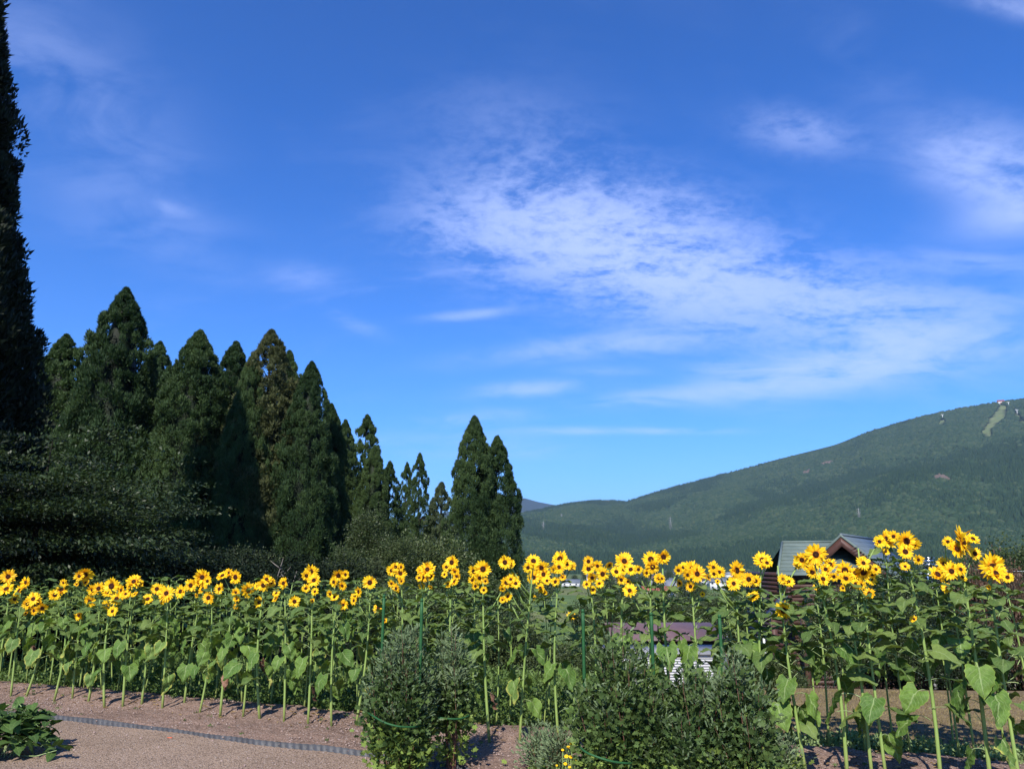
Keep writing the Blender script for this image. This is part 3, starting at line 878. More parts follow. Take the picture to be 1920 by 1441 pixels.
addheads(480, 1000, 3.267, [(10,320,50),(65,280,60),(45,315,70),(95,300,50),(20,420,60),(125,365,50),(120,400,45),(170,303,65),(235,415,65),(340,230,80),(310,255,60),(355,285,75),(305,335,50),(362,355,50),(345,410,30),(505,255,75),(550,250,55),(478,295,60),(530,318,55),(455,368,50),(480,390,50),(535,435,60),(630,355,60),(605,385,55),(600,410,50),(697,298,82),(750,455,65),(830,225,65),(855,205,60),(885,245,70),(890,205,50),(830,305,45),(860,335,58),(890,290,40),(790,530,35),(1050,220,95),(1010,225,55),(1025,265,60),(1075,265,50),(1000,270,45),(1015,320,40),(1070,325,35),(1200,175,80),(1165,205,55),(1220,235,60),(1155,250,40),(1230,260,50),(1215,295,55),(1175,310,45),(1390,215,100),(1335,230,75),(1370,270,70),(1325,285,50),(1345,320,50),(1395,345,45),(1405,290,40),(1525,175,80),(1560,185,60),(1530,300,70),(1560,280,60),(1510,335,45),(1545,385,60),(1510,405,40)])
addheads(960, 960, 2.996, [(0,370,70),(20,400,60),(120,275,80),(90,310,60),(165,310,85),(122,365,75),(178,348,80),(197,385,50),(160,425,55),(185,450,30),(130,480,30),(270,262,90),(265,308,75),(235,320,50),(310,295,60),(335,300,50),(245,390,55),(285,365,40),(340,580,62),(430,275,60),(430,318,70),(480,300,60),(510,345,75),(450,365,60),(420,405,50),(490,400,50),(455,435,45),(545,295,50),(630,275,100),(585,335,65),(630,320,60),(668,322,70),(710,320,50),(615,378,55),(650,390,40),(662,440,75),(780,265,90),(790,305,75),(850,250,80),(755,340,50),(825,370,55),(840,372,50),(935,325,50),(965,310,60),(1010,320,90),(1040,345,90),(985,350,60),(940,398,40),(1003,415,55),(1130,310,70),(1165,335,62),(1100,365,50),(1135,345,50),(1155,388,30),(1070,460,30),(1260,325,100),(1408,272,95),(1432,285,60),(1245,400,75),(1330,375,70),(1300,385,60),(1370,385,60),(1355,470,65)])
addheads(1440, 960, 2.996, [(268,235,110),(190,265,80),(258,280,85),(220,300,60),(170,290,60),(350,292,65),(325,320,60),(250,335,65),(308,375,68),(370,360,50),(85,375,55),(115,390,60),(275,420,45),(430,325,90),(438,370,68),(490,340,60),(535,285,70),(535,335,90),(575,375,65),(520,408,55),(605,320,50),(585,350,40),(490,400,50),(420,425,35),(570,455,58),(85,550,90),(668,152,95),(625,165,60),(705,135,60),(775,160,100),(820,180,65),(770,222,75),(770,305,48),(845,265,50),(660,220,40),(1085,160,140),(1058,208,85),(1160,232,60),(1010,165,50),(1150,150,60),(950,350,85),(1030,330,85),(990,290,65),(1080,320,60),(1090,365,45),(1258,305,120),(1278,345,85),(1345,365,50),(820,600,40),(1240,420,25),(1005,425,50)])
# plants of the front row by the foot of their stems
bases = [(-14, 1290), (21, 1301), (49, 1301), (102, 1307), (136, 1306), (166, 1312), (197, 1320), (231, 1320), (266, 1318), (305, 1324), (345, 1321), (374, 1332), (413, 1337), (456, 1338),
         (488, 1343), (533, 1347), (578, 1352), (622, 1355), (667, 1356), (745, 1365), (800, 1371), (850, 1376), (918, 1385), (974, 1388), (1049, 1397), (1110, 1402), (1168, 1408), (1215, 1413),
         (1272, 1419), (1330, 1424), (1385, 1430), (1450, 1436), (1512, 1443), (1588, 1450), (1635, 1454), (1662, 1457), (1764, 1466), (1858, 1474), (1915, 1480)]
plants = []          # dict: x, y, heads
for bx_, by_ in bases:
    g = ground_pt(bx_, by_, .09)
    plants.append(dict(x=g.x, y=g.y, row=1, heads=[], small=False))
def top_px(p, z=1.85): return proj((p['x'], p['y'], z))[0]
for h in heads:
    best = min(plants, key=lambda p: abs(top_px(p) - h[0]))
    d = abs(top_px(best) - h[0])
    if d > 27:
        # a plant of the second row carries it
        Y0 = None
        for yy in np.linspace(7.5, 16, 60):
            q = at_y(h[0], h[1], yy)
            if yy >= row_y(q.x, .42): Y0 = yy; break
        q = at_y(h[0], h[1], Y0)
        best = dict(x=q.x + random.uniform(-.03, .03), y=Y0, row=2, heads=[], small=False)
        plants.append(best)
    best['heads'].append(h)
for off, row, sp in ((.50, 2, .46), (.95, 3, .42), (1.45, 4, .42), (1.95, 5, .45)):
    x = -10.5
    while x < 6.6:
        x += sp * random.uniform(.75, 1.3)
        if row == 5 and x > -2: break
        if row == 4 and x > -.2: break
        y = row_y(x, off + random.uniform(-.12, .12))
        if min((p['x'] - x) ** 2 + (p['y'] - y) ** 2 for p in plants) < .22 ** 2: continue
        if row == 4 and x > 0 and random.random() < .6: continue
        if x > -.2 and row >= 2 and random.random() < (.35 if x < 2.4 else .12): continue
        plants.append(dict(x=x, y=y, row=row, heads=[], small=True))
stemcount = 0
def make_stem(p, hp, ztop, lean):
    b = MB()
    n = 8
    z0 = bed_z(p['x'], p['y']) - .04 if p['row'] <= 2 else gz(p['x'], p['y']) - .04
    z0 = min(z0, .06)
    rb = p['rad']
    cu = random.gauss(0, .035)
    pts = [(lean[0] * t + cu * math.sin(math.pi * t), lean[1] * t, z0 + (ztop - z0) * t) for t in [i / n for i in range(n + 1)]]
    b.tube(pts, [rb * (1.08 - .62 * (i / n) ** 1.3) for i in range(n + 1)], 7)
    for q in hp:          # side stalk to every head
        zz = max(z0 + .5, q.z - .10 - .9 * math.hypot(q.x - lean[0], q.y - lean[1]))
        zz = min(zz, ztop)
        t = (zz - z0) / (ztop - z0)
        s = Vector((lean[0] * t + cu * math.sin(math.pi * t), lean[1] * t, zz))
        mid = s.lerp(q, .5) + Vector((0, .02, -.03))
        b.tube([s, mid, q], [.008, .007, .007], 5)
    return b.build('stem', M['stem'], p['obj'], smooth=True), pts, z0
words = ['no', 'one', 'two', 'three', 'four', 'five', 'six', 'seven', 'eight', 'nine', 'ten', 'eleven', 'twelve', 'thirteen', 'fourteen', 'fifteen', 'sixteen']
ordn = ['first', 'second', 'third', 'fourth', 'fifth', 'sixth', 'seventh', 'eighth', 'ninth', 'tenth', 'eleventh', 'twelfth', 'thirteenth', 'fourteenth', 'fifteenth', 'sixteenth', 'seventeenth', 'eighteenth', 'nineteenth', 'twentieth',
        'twenty-first', 'twenty-second', 'twenty-third', 'twenty-fourth', 'twenty-fifth', 'twenty-sixth', 'twenty-seventh', 'twenty-eighth', 'twenty-ninth', 'thirtieth', 'thirty-first', 'thirty-second', 'thirty-third', 'thirty-fourth',
        'thirty-fifth', 'thirty-sixth', 'thirty-seventh', 'thirty-eighth', 'thirty-ninth', 'fortieth', 'forty-first', 'forty-second', 'forty-third', 'forty-fourth', 'forty-fifth', 'forty-sixth', 'forty-seventh', 'forty-eighth', 'forty-ninth', 'fiftieth',
        'fifty-first', 'fifty-second', 'fifty-third', 'fifty-fourth', 'fifty-fifth', 'fifty-sixth', 'fifty-seventh', 'fifty-eighth', 'fifty-ninth', 'sixtieth', 'sixty-first', 'sixty-second', 'sixty-third', 'sixty-fourth']
flowering = sorted([p for p in plants if p['heads']], key=lambda p: sum(h[0] for h in p['heads']) / len(p['heads']))
def backdrop(px):
    if px < 330: return 'before the dark leafy tree'
    if px < 680: return 'before the tall cedar wood'
    if px < 840: return 'before the low green trees'
    if px < 990: return 'before the twin cedars'
    if px < 1450: return 'below the mountain'
    if px < 1660: return 'before the log cabin'
    return 'right of the log cabin'
ZCAN = 1.74
for k, p in enumerate(flowering):
    n = len(p['heads']); mx = sum(h[0] for h in p['heads']) / n
    fh = 'single head' if n == 1 else words[min(n, 16)] + ' heads'
    p['label'] = 'sunflower with %s, %s blooming one from the left, %s' % (fh, ordn[k] if k < len(ordn) else 'last', backdrop(mx))
nleaf = 0
for p in plants:
    gb = 0.0
    if p['heads']:
        lab = p['label']; grp = 'sunflowers in bloom along the bed'
    else:
        if p['row'] == 1: lab = 'leafy sunflower without open flower standing in the front line of the bed'
        else: lab = 'leafy sunflower without open flower in the back lines, ' + backdrop(top_px(p))
        grp = ('front' if p['row'] == 1 else 'back') + ' sunflowers without flowers ' + (backdrop(top_px(p)) if p['row'] > 1 else '')
    p['obj'] = empty('sunflower', (p['x'], p['y'], 0), 0, lab, 'sunflower', grp)
    inv = -Vector((p['x'], p['y'], 0))
    hp = []
    p['rad'] = random.uniform(.009, .0135) if p['row'] > 1 or len(p['heads']) < 2 else random.uniform(.014, .0185)
    hs = sorted(p['heads'], key=lambda h: -h[2])
    P = []
    for i, h in enumerate(hs):
        dep = p['y'] - .04 - (.10 * random.random() if i else .0) + (.07 if (i % 3 == 2) else 0)
        q = at_y(h[0], h[1], dep)
        P.append((q, h[2]))
    if P:
        ztop = max(q.z for q, _ in P) - .06
        big_ = P[0][0]
        lean = (max(-.25, min(.25, big_.x - p['x'])), .02)
        zlow = min(q.z for q, _ in P if len(P) < 3 or q.z > ztop - .6)
        canopy = min(ztop - .06, max(zlow - .02, ZCAN - .1)) if len(P) > 2 else ztop - .08
    else:
        ztop = ZCAN + random.uniform(-.22, .03); lean = (random.uniform(-.08, .08), random.uniform(-.05, .05)); canopy = ztop + .01
    hpl = [q + inv for q, _ in P]
    st, pts, z0 = make_stem(p, [v + Vector((0, .05, -.02)) for v in hpl], ztop, lean)
    for (q, dpx), v in zip(P, hpl):
        c, dsc, pet = random.choice(HEADS)
        dist = (q - CAM).length
        s = dpx / FPX * dist * 1.06
        wild = 2.0 if random.random() < .15 else .9
        face = Vector((random.gauss(-.12, .36 * wild), -1, random.gauss(.14, .34 * wild)))
        ho = link('flower_head', c, p['obj'], loc=v, rot=(face.to_track_quat('Z', 'Y') @ Euler((0, 0, random.uniform(0, 6.28))).to_quaternion()).to_euler(), scale=s)
        link('disc', dsc, ho); link('petals', pet, ho)['kind'] = 'stuff'
    # leaves
    lo = random.uniform(.38, .62)
    if p['row'] > 1: lo = random.uniform(.5, .85) if p['x'] < -.3 else (random.uniform(.95, 1.25) if p['x'] < 2.4 else random.uniform(.7, 1.05))
    nl = int((canopy - lo) / .047)
    if p['row'] >= 4: nl = int(nl * .8)
    a = random.uniform(0, 6.28)
    for i in range(nl):
        f = i / max(1, nl - 1)
        z = lo + (canopy - lo) * f ** .72 + random.uniform(-.02, .02)
        a += 2.4 + random.uniform(-.25, .25)
        low_ = (z < 1.0)
        if z < .95:
            u = random.random()
            kd = 'edge' if u < .10 else ('yellow' if u < .14 and z < .75 else ('dry' if u < .19 and z < .8 else ('low' if u < .85 else 'mid')))
            if random.random() < (.30 if p['x'] < -.5 else .38): continue
        elif z < 1.25: kd = random.choice(('mid', 'mid', 'up', 'up', 'low'))
        elif z < canopy - .12: kd = random.choice(('up', 'up', 'up', 'mid'))
        else: kd = 'top' if random.random() < .6 else 'up'
        t = (z - z0) / (ztop - z0); t = min(max(t, 0), 1)
        sp_ = Vector((lean[0] * t, lean[1] * t, z))
        sc = random.uniform(.78, 1.14) * (1.0 if p['heads'] else .95) * (1.0 + .17 * max(0, min(1, (p['x'] - .5) / 2.5)))
        if z > 1.2: sc *= .92
        # leaves hanging near the camera side of the row show their faces
        o = link('leaf', random.choice(LF[kd]), p['obj'], loc=sp_, rot=(random.gauss(0, .22), random.gauss(0, .12), a), scale=sc)
        if kd == 'yellow': o['label'] = 'wilting yellow leaf'
        elif kd == 'dry': o['label'] = 'withered brown leaf'
        nleaf += 1
print('sunflowers', len(plants), 'flowering', len(flowering), 'heads', len(heads), 'leaves', nleaf)

# ------------------------------------------------------------------ leaf clouds
def unit(v): return v / (np.linalg.norm(v, axis=1, keepdims=True) + 1e-9)
def leaf_cloud(P, D, Ln, Wd, tri=False, seed=1, droop=0.0, aim=None, face=None):
    """a leaf at every P pointing along D, width direction random (or lying towards aim)"""
    r = np.random.default_rng(seed)
    n = len(P)
    D = unit(D)
    rv = r.normal(0, 1, (n, 3))
    if aim is not None: rv = np.cross(D, np.tile(aim, (n, 1)) + r.normal(0, .55, (n, 3)))
    S = unit(np.cross(D, rv)) if aim is None else unit(rv)
    if face is not None: S = unit(np.cross(D, unit(face) + r.normal(0, .33, (n, 3))))
    Ln = Ln * r.uniform(.65, 1.25, n); Wd = Wd * r.uniform(.7, 1.2, n)
    L_, W_ = Ln[:, None], Wd[:, None]
    if tri:
        V = np.stack([P - S * W_ * .5, P + S * W_ * .5, P + D * L_], 1).reshape(-1, 3)
        F = np.arange(3 * n).reshape(-1, 3)
    else:
        dz = np.array([0, 0, -1.0]) * L_ * droop
        V = np.stack([P, P + D * L_ * .45 + S * W_ * .5, P + D * L_ + dz, P + D * L_ * .45 - S * W_ * .5], 1).reshape(-1, 3)
        F = np.arange(4 * n).reshape(-1, 4)
    return V, F
def cat_mesh(name, parts, mats, smooth=False):
    V = []; Fs = []; mi = []; n = 0
    for (v, f, m) in parts:
        V.append(v); Fs.append(np.asarray(f) + n); mi += [m] * len(f); n += len(v)
    return mesh_np(name, np.concatenate(V), Fs, mats, mi, smooth)

# ---- cedars
def cedar_meshes(seed, mats, H=16.0, Rb=2.4, clumps=1100, per=62, gap=0.0, pw=.8, low=.06, csc=1.0, te=1.25, inner=.60, leaf=(.17, .068), var=1.0, rmin=.80):
    r = np.random.default_rng(seed)
    t = r.uniform(0, 1, clumps) ** te                  # more clumps low down
    t[:26] = np.linspace(.9, 1.0, 26)
    lobes = r.uniform(0, 6.28, 5)
    a = r.uniform(0, 6.28, clumps)
    tipf = (lambda q: (1 - q) ** pw) if pw < 1 else (lambda q: 1.02 * (1 - np.exp(-(1 - q) / (.22 * pw / 2))))
    prof = Rb * 1.08 * tipf(t) * (1.0 - .18 * np.exp(-((t) / .10) ** 2))
    lob = 1 + var * (.16 * np.sin(3 * a + t * 15 + lobes[0]) + .12 * np.sin(5 * a - t * 22 + lobes[1]) + .11 * r.normal(0, 1, clumps))
    if gap: lob *= 1 + gap * np.sin(t * 46 + 2.2 * np.sin(a + lobes[2]))
    rad = prof * np.clip(lob, .45, 1.35) * r.uniform(rmin, 1.0, clumps) + .02
    z = H * (low + (1 - low) * t)
    C = np.stack([rad * np.cos(a), rad * np.sin(a), z], -1)
    cs = (.07 + .62 * (1 - t) ** .62) * r.uniform(.7, 1.3, clumps) * csc
    outw = np.stack([np.cos(a), np.sin(a), np.full(clumps, .35)], -1)
    idx = np.repeat(np.arange(clumps), per)
    n = len(idx)
    d = unit(outw[idx] * .6 + r.normal(0, .62, (n, 3)) + np.array([0, 0, .30]))
    lump = np.stack([r.uniform(.8, 1.2, clumps), r.uniform(.8, 1.2, clumps), r.uniform(1.0, 1.8, clumps)], -1)
    P = C[idx] + d * lump[idx] * (cs[idx] * r.uniform(.66, 1.0, n))[:, None]
    D = unit(d * .8 + r.normal(0, .40, (n, 3)) + np.array([0, 0, .85]))
    V, F = leaf_cloud(P, D, leaf[0], leaf[1], True, seed, face=d)
    # leader shoot
    # inner core of older foliage, shade of the gaps put into its colour
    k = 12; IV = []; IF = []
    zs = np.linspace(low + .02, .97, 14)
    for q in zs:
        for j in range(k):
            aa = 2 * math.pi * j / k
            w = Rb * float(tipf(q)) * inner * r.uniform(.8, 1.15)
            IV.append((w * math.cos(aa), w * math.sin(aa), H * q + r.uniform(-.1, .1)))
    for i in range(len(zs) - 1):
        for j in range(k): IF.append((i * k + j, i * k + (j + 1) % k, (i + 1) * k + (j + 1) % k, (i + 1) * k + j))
    crown = cat_mesh('crown', [(V, F, 0)] + ([(np.array(IV), np.array(IF), 1)] if not gap else []), [mats, M['cedar_shade']])
    b = MB().tube([(0, 0, -.6), (0, 0, H * .3), (.05, .03, H * .7), (0, 0, H * .985)], [H * .016, H * .013, H * .007, .02], 8)
    b.tube([(0, 0, H * .98), (.03, 0, H * 1.012)], [.02, .006], 4)
    for q in range(26):
        tt = r.uniform(.08, .9); aa = r.uniform(0, 6.28); w = Rb * float(tipf(tt)) * .85
        b.tube([(0, 0, H * (low + (1 - low) * tt) - .3), (w * .5 * math.cos(aa), w * .5 * math.sin(aa), H * (low + (1 - low) * tt) - .12), (w * math.cos(aa), w * math.sin(aa), H * (low + (1 - low) * tt) + .1)], [.05, .035, .015], 4, cap=False)
    return crown, b.mesh('trunk', M['bark'], True)
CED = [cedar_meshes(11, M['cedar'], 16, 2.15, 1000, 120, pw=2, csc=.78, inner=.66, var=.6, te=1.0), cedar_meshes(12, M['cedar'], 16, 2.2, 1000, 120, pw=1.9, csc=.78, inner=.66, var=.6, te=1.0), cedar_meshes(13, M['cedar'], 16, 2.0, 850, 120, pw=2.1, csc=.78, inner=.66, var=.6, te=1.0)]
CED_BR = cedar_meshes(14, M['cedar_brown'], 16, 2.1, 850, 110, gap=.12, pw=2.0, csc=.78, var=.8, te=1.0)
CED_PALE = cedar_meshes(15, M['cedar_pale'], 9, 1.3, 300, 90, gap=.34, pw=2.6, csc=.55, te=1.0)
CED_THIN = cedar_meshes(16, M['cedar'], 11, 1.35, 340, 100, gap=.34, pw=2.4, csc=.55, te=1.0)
CED_DARK = cedar_meshes(17, M['cedar_shade'], 26, 4.9, 1500, 180, pw=.72, csc=1.2, te=.85, inner=.86, leaf=(.20, .11), var=.3, rmin=.86)
CED_TWIN = cedar_meshes(18, M['cedar'], 13, 1.75, 800, 120, gap=.05, pw=1.9, csc=.78, var=.7, te=1.0)
def cedar(ax, ay, d, mesh, H0, label, cat='cedar tree', wscale=1.0, group='cedars of the wood', name='cedar_tree'):
    top = at_y(ax, ay, d)
    g = gz(top.x, d)
    s = (top.z - g) / H0
    e = empty(name, (top.x, d, g), random.uniform(0, 6.28), label, cat, group)
    wscale *= {16: .78, 13: .78, 11: .68, 9: .85, 26: 1.0}[H0]
    e.scale = (s * wscale, s * wscale, s)
    link('crown', mesh[0], e); link('trunk', mesh[1], e)
    return e
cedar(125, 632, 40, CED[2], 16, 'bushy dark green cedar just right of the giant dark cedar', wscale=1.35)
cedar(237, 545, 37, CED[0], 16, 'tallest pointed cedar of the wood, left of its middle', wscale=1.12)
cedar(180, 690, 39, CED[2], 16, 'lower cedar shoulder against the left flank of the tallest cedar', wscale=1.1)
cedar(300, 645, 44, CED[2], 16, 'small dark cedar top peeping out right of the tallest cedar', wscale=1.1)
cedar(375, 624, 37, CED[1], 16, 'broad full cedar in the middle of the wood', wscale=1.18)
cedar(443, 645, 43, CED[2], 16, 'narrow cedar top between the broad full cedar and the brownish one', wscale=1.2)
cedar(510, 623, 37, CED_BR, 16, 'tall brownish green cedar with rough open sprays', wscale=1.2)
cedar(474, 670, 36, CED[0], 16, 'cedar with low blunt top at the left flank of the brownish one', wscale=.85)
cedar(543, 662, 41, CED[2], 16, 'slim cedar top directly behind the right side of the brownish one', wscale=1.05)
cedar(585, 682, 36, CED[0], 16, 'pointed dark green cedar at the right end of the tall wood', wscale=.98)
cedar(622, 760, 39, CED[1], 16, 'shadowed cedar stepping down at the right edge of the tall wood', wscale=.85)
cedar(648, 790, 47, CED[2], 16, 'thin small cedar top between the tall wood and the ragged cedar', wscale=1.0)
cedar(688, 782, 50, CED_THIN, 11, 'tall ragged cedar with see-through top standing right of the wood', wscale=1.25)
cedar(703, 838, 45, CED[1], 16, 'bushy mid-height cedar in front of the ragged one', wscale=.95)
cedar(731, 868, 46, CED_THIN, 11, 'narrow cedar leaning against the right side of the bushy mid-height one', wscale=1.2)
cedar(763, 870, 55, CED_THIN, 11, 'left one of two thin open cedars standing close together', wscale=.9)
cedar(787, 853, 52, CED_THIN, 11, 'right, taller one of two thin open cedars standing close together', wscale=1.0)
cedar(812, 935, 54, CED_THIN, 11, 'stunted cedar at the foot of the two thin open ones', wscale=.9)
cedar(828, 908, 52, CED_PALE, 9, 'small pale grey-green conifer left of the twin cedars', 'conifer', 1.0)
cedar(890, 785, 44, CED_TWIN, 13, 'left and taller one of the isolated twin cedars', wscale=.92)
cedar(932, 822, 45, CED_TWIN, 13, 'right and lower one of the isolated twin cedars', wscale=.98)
cedar(705, 1045, 31, CED_PALE, 9, 'little grey-green conifer just above the sunflowers, below the bushy cedar', 'conifer', 1.6)
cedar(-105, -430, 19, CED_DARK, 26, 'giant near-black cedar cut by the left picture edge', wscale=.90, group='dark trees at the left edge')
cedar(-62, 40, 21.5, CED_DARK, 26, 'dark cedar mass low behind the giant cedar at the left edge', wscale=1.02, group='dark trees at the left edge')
for k, (ax, ay, d) in enumerate([(330, 700, 52), (410, 720, 55), (90, 720, 50), (600, 800, 50), (220, 740, 52), (500, 740, 50)]):
    cedar(ax, ay, d, CED[k % 3], 16, 'cedar deep in the wood, showing only as dark mass between others', wscale=1.5, group='cedars deep in the wood')

# ---- broadleaf trees and shrubs
def bush_meshes(seed, mat, rx, ry, rz, clumps, per, leaf=(.11, .06), cs=.4, flat=1.0, zc=None, layered=0.0, trunk=True, tilt=None, shell=(.6, 1.0), barkm=None):
    r = np.random.default_rng(seed)
    u = unit(r.normal(0, 1, (clumps, 3)))
    u[:, 2] = np.where(u[:, 2] < -.55, -u[:, 2], u[:, 2])
    rad = r.uniform(shell[0], shell[1], clumps) ** .7
    zc = rz * .9 if zc is None else zc
    bump = 1 + .18 * np.sin(u[:, 0] * 5 + seed) * np.cos(u[:, 1] * 4 + seed * 2) + .12 * r.normal(0, 1, clumps)
    C = u * np.array([rx, ry, rz]) * (rad * np.clip(bump, .6, 1.3))[:, None] + np.array([0, 0, zc])
    if layered: C[:, 2] = np.round(C[:, 2] / layered) * layered + r.normal(0, layered * .12, clumps)
    idx = np.repeat(np.arange(clumps), per)
    n = len(idx)
    s = cs * r.uniform(.6, 1.2, clumps)
    d = r.normal(0, 1, (n, 3)) * np.array([1, 1, flat])
    P = C[idx] + d * (s[idx] * .5)[:, None]
    D = unit(u[idx] * .8 + r.normal(0, .6, (n, 3)) + np.array([0, 0, -.1]))
    V, F = leaf_cloud(P, D, leaf[0], leaf[1], False, seed, .15, aim=np.array([0, 0, 1.0]) if layered else None)
    cr = cat_mesh('crown', [(V, F, 0)], [mat])
    b = MB()
    k = 7 if trunk else 5
    for q in range(k):
        c = C[r.integers(0, clumps)]
        b.tube([(r.uniform(-.05, .05) * rx, r.uniform(-.05, .05) * rx, -.2), (c[0] * .25, c[1] * .25, c[2] * .45), tuple(c)], [.035 * rx + .01, .022 * rx + .008, .008], 5, cap=False)
    return cr, b.mesh('trunk', barkm or M['bark'], True)
def shrub(name, px, d, meshes, label, cat, group=None, s=1.0, sz=None, z=None, rz=None):
    p = at_y(px, 1000, d)
    e = empty(name, (p.x, d, gz(p.x, d) if z is None else z), random.uniform(0, 6.28) if rz is None else rz, label, cat, group)
    e.scale = (s, s, s if sz is None else sz)
    link('crown', meshes[0], e); link('trunk', meshes[1], e)
    return e
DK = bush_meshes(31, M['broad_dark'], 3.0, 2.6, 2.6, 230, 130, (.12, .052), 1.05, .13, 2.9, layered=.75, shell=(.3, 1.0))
DK2 = bush_meshes(32, M['cedar_shade'], 1.7, 1.7, 1.25, 260, 60, (.10, .055), .45, .5, 1.1, layered=.3, shell=(.3, 1.0), trunk=False)  # undergrowth in near-black leaves: forest shade is painted into them
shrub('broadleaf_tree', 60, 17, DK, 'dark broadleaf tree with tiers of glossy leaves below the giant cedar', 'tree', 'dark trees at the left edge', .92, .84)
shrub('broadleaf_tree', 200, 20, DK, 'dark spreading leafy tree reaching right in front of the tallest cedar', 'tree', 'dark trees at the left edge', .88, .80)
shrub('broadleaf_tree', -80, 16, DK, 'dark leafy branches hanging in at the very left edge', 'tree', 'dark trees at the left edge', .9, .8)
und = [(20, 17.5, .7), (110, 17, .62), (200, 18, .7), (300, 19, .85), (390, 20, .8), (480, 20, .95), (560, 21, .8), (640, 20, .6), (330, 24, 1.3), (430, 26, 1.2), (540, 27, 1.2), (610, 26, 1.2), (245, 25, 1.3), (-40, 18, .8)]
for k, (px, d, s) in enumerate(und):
    shrub('shrub', px, d, DK2, 'undergrowth shrub coloured near-black for the shade under the cedars, behind the sunflowers', 'shrub', 'undergrowth below the cedars', s, s * .95)
GR = bush_meshes(33, M['broad'], 1.9, 1.7, 1.6, 420, 60, (.10, .055), .42, .8, 1.5, shell=(.45, 1.0), trunk=False)
GR2 = bush_meshes(34, M['broad'], 1.3, 1.2, 2.2, 380, 60, (.09, .05), .36, .8, 2.1, shell=(.45, 1.0), trunk=False)
shrub('shrub', 478, 30, GR, 'yellowish green shrub lit in front of the dark wood, below the brownish cedar', 'shrub', None, .75, .95)
shrub('tree', 690, 34, GR2, 'bright green small tree below the bushy mid-height cedar', 'tree', 'low green trees', .85, 1.15)
shrub('tree', 745, 33, GR2, 'small green tree left of the grey-green thicket', 'tree', 'low green trees', .9, 1.0)
shrub('tree', 800, 36, GR, 'rounded grey-green tree between thin open cedars and twin cedars', 'tree', 'low green trees', 1.25, 1.5)
shrub('tree', 862, 35, GR, 'rounded green tree at the left foot of the twin cedars', 'tree', 'low green trees', 1.2, 1.3)
shrub('tree', 920, 36, GR, 'dense dark green bush under the twin cedars', 'tree', 'low green trees', 1.0, 1.05)
shrub('tree', 655, 28, GR2, 'olive green sapling at the right border of the black shade', 'tree', 'low green trees', .7, .78)
shrub('tree', 965, 38, GR, 'bush ending the tree line right of the twin cedars', 'tree', 'low green trees', .8, .8)
for k, (px, d, s) in enumerate([(700, 24, .8), (770, 23, .85), (850, 24, .85), (930, 22, .8), (1010, 24, .75), (1080, 25, .75), (1140, 27, .7)]):
    shrub('shrub', px, d, GR, 'green thicket shrub hidden behind the sunflower leaves, left of the white sheet shed', 'shrub', 'thicket behind the sunflowers', s, s)
# bare branches in the black shade
for (px, py, d, lab) in ((530, 1062, 24, 'pale bare forked branch sticking up in the dark gap'), (556, 1085, 23, 'short pale bare twig beside the forked branch above the sunflowers')):
    p = at_y(px, py, d)
    e = empty('bare_branch', (p.x, d, gz(p.x, d)), 0, lab, 'branch')
    r = random.Random(px)
    b = MB(); hgt_ = p.z - e.location.z
    b.tube([(-.35, 0, 0), (-.3, 0, hgt_ * .6), (-.15, 0, hgt_ * .85), (0, 0, hgt_ + .25)], [.035, .028, .02, .006], 5)
    for k in range(7):
        z = hgt_ * r.uniform(.72, 1.0); x = -.15 * (hgt_ - z) / (hgt_ * .15) if z > hgt_ * .85 else -.2
        s = r.choice((-1, 1)); l = r.uniform(.15, .4)
        b.tube([(x, 0, z), (x + s * l * .6, r.uniform(-.1, .1), z + l * .4), (x + s * l, r.uniform(-.1, .1), z + l * r.uniform(.5, 1.0))], [.014, .009, .004], 4)
    b.build('branch', M['bark_pale'], e, smooth=True)
# pale dead trunks inside the wood
for px, d in ((300, 30), (335, 29), (352, 31), (270, 31)):
    p = at_y(px, 1000, d)
    e = empty('dead_tree', (p.x, d, gz(p.x, d)), random.uniform(0, 6), 'thin leafless trunk in the black shade under the cedars', 'dead tree', 'leafless trunks under the cedars')
    b = MB(); b.tube([(0, 0, 0), (.1, 0, 1.6), (.5, .1, 3.4)], [.06, .045, .02], 5)
    b.tube([(.1, 0, 1.6), (-.5, .1, 2.8)], [.03, .01], 4); b.tube([(.2, 0, 2.1), (.9, .1, 2.9)], [.025, .01], 4)
    b.build('trunk', M['bark'], e, smooth=True)

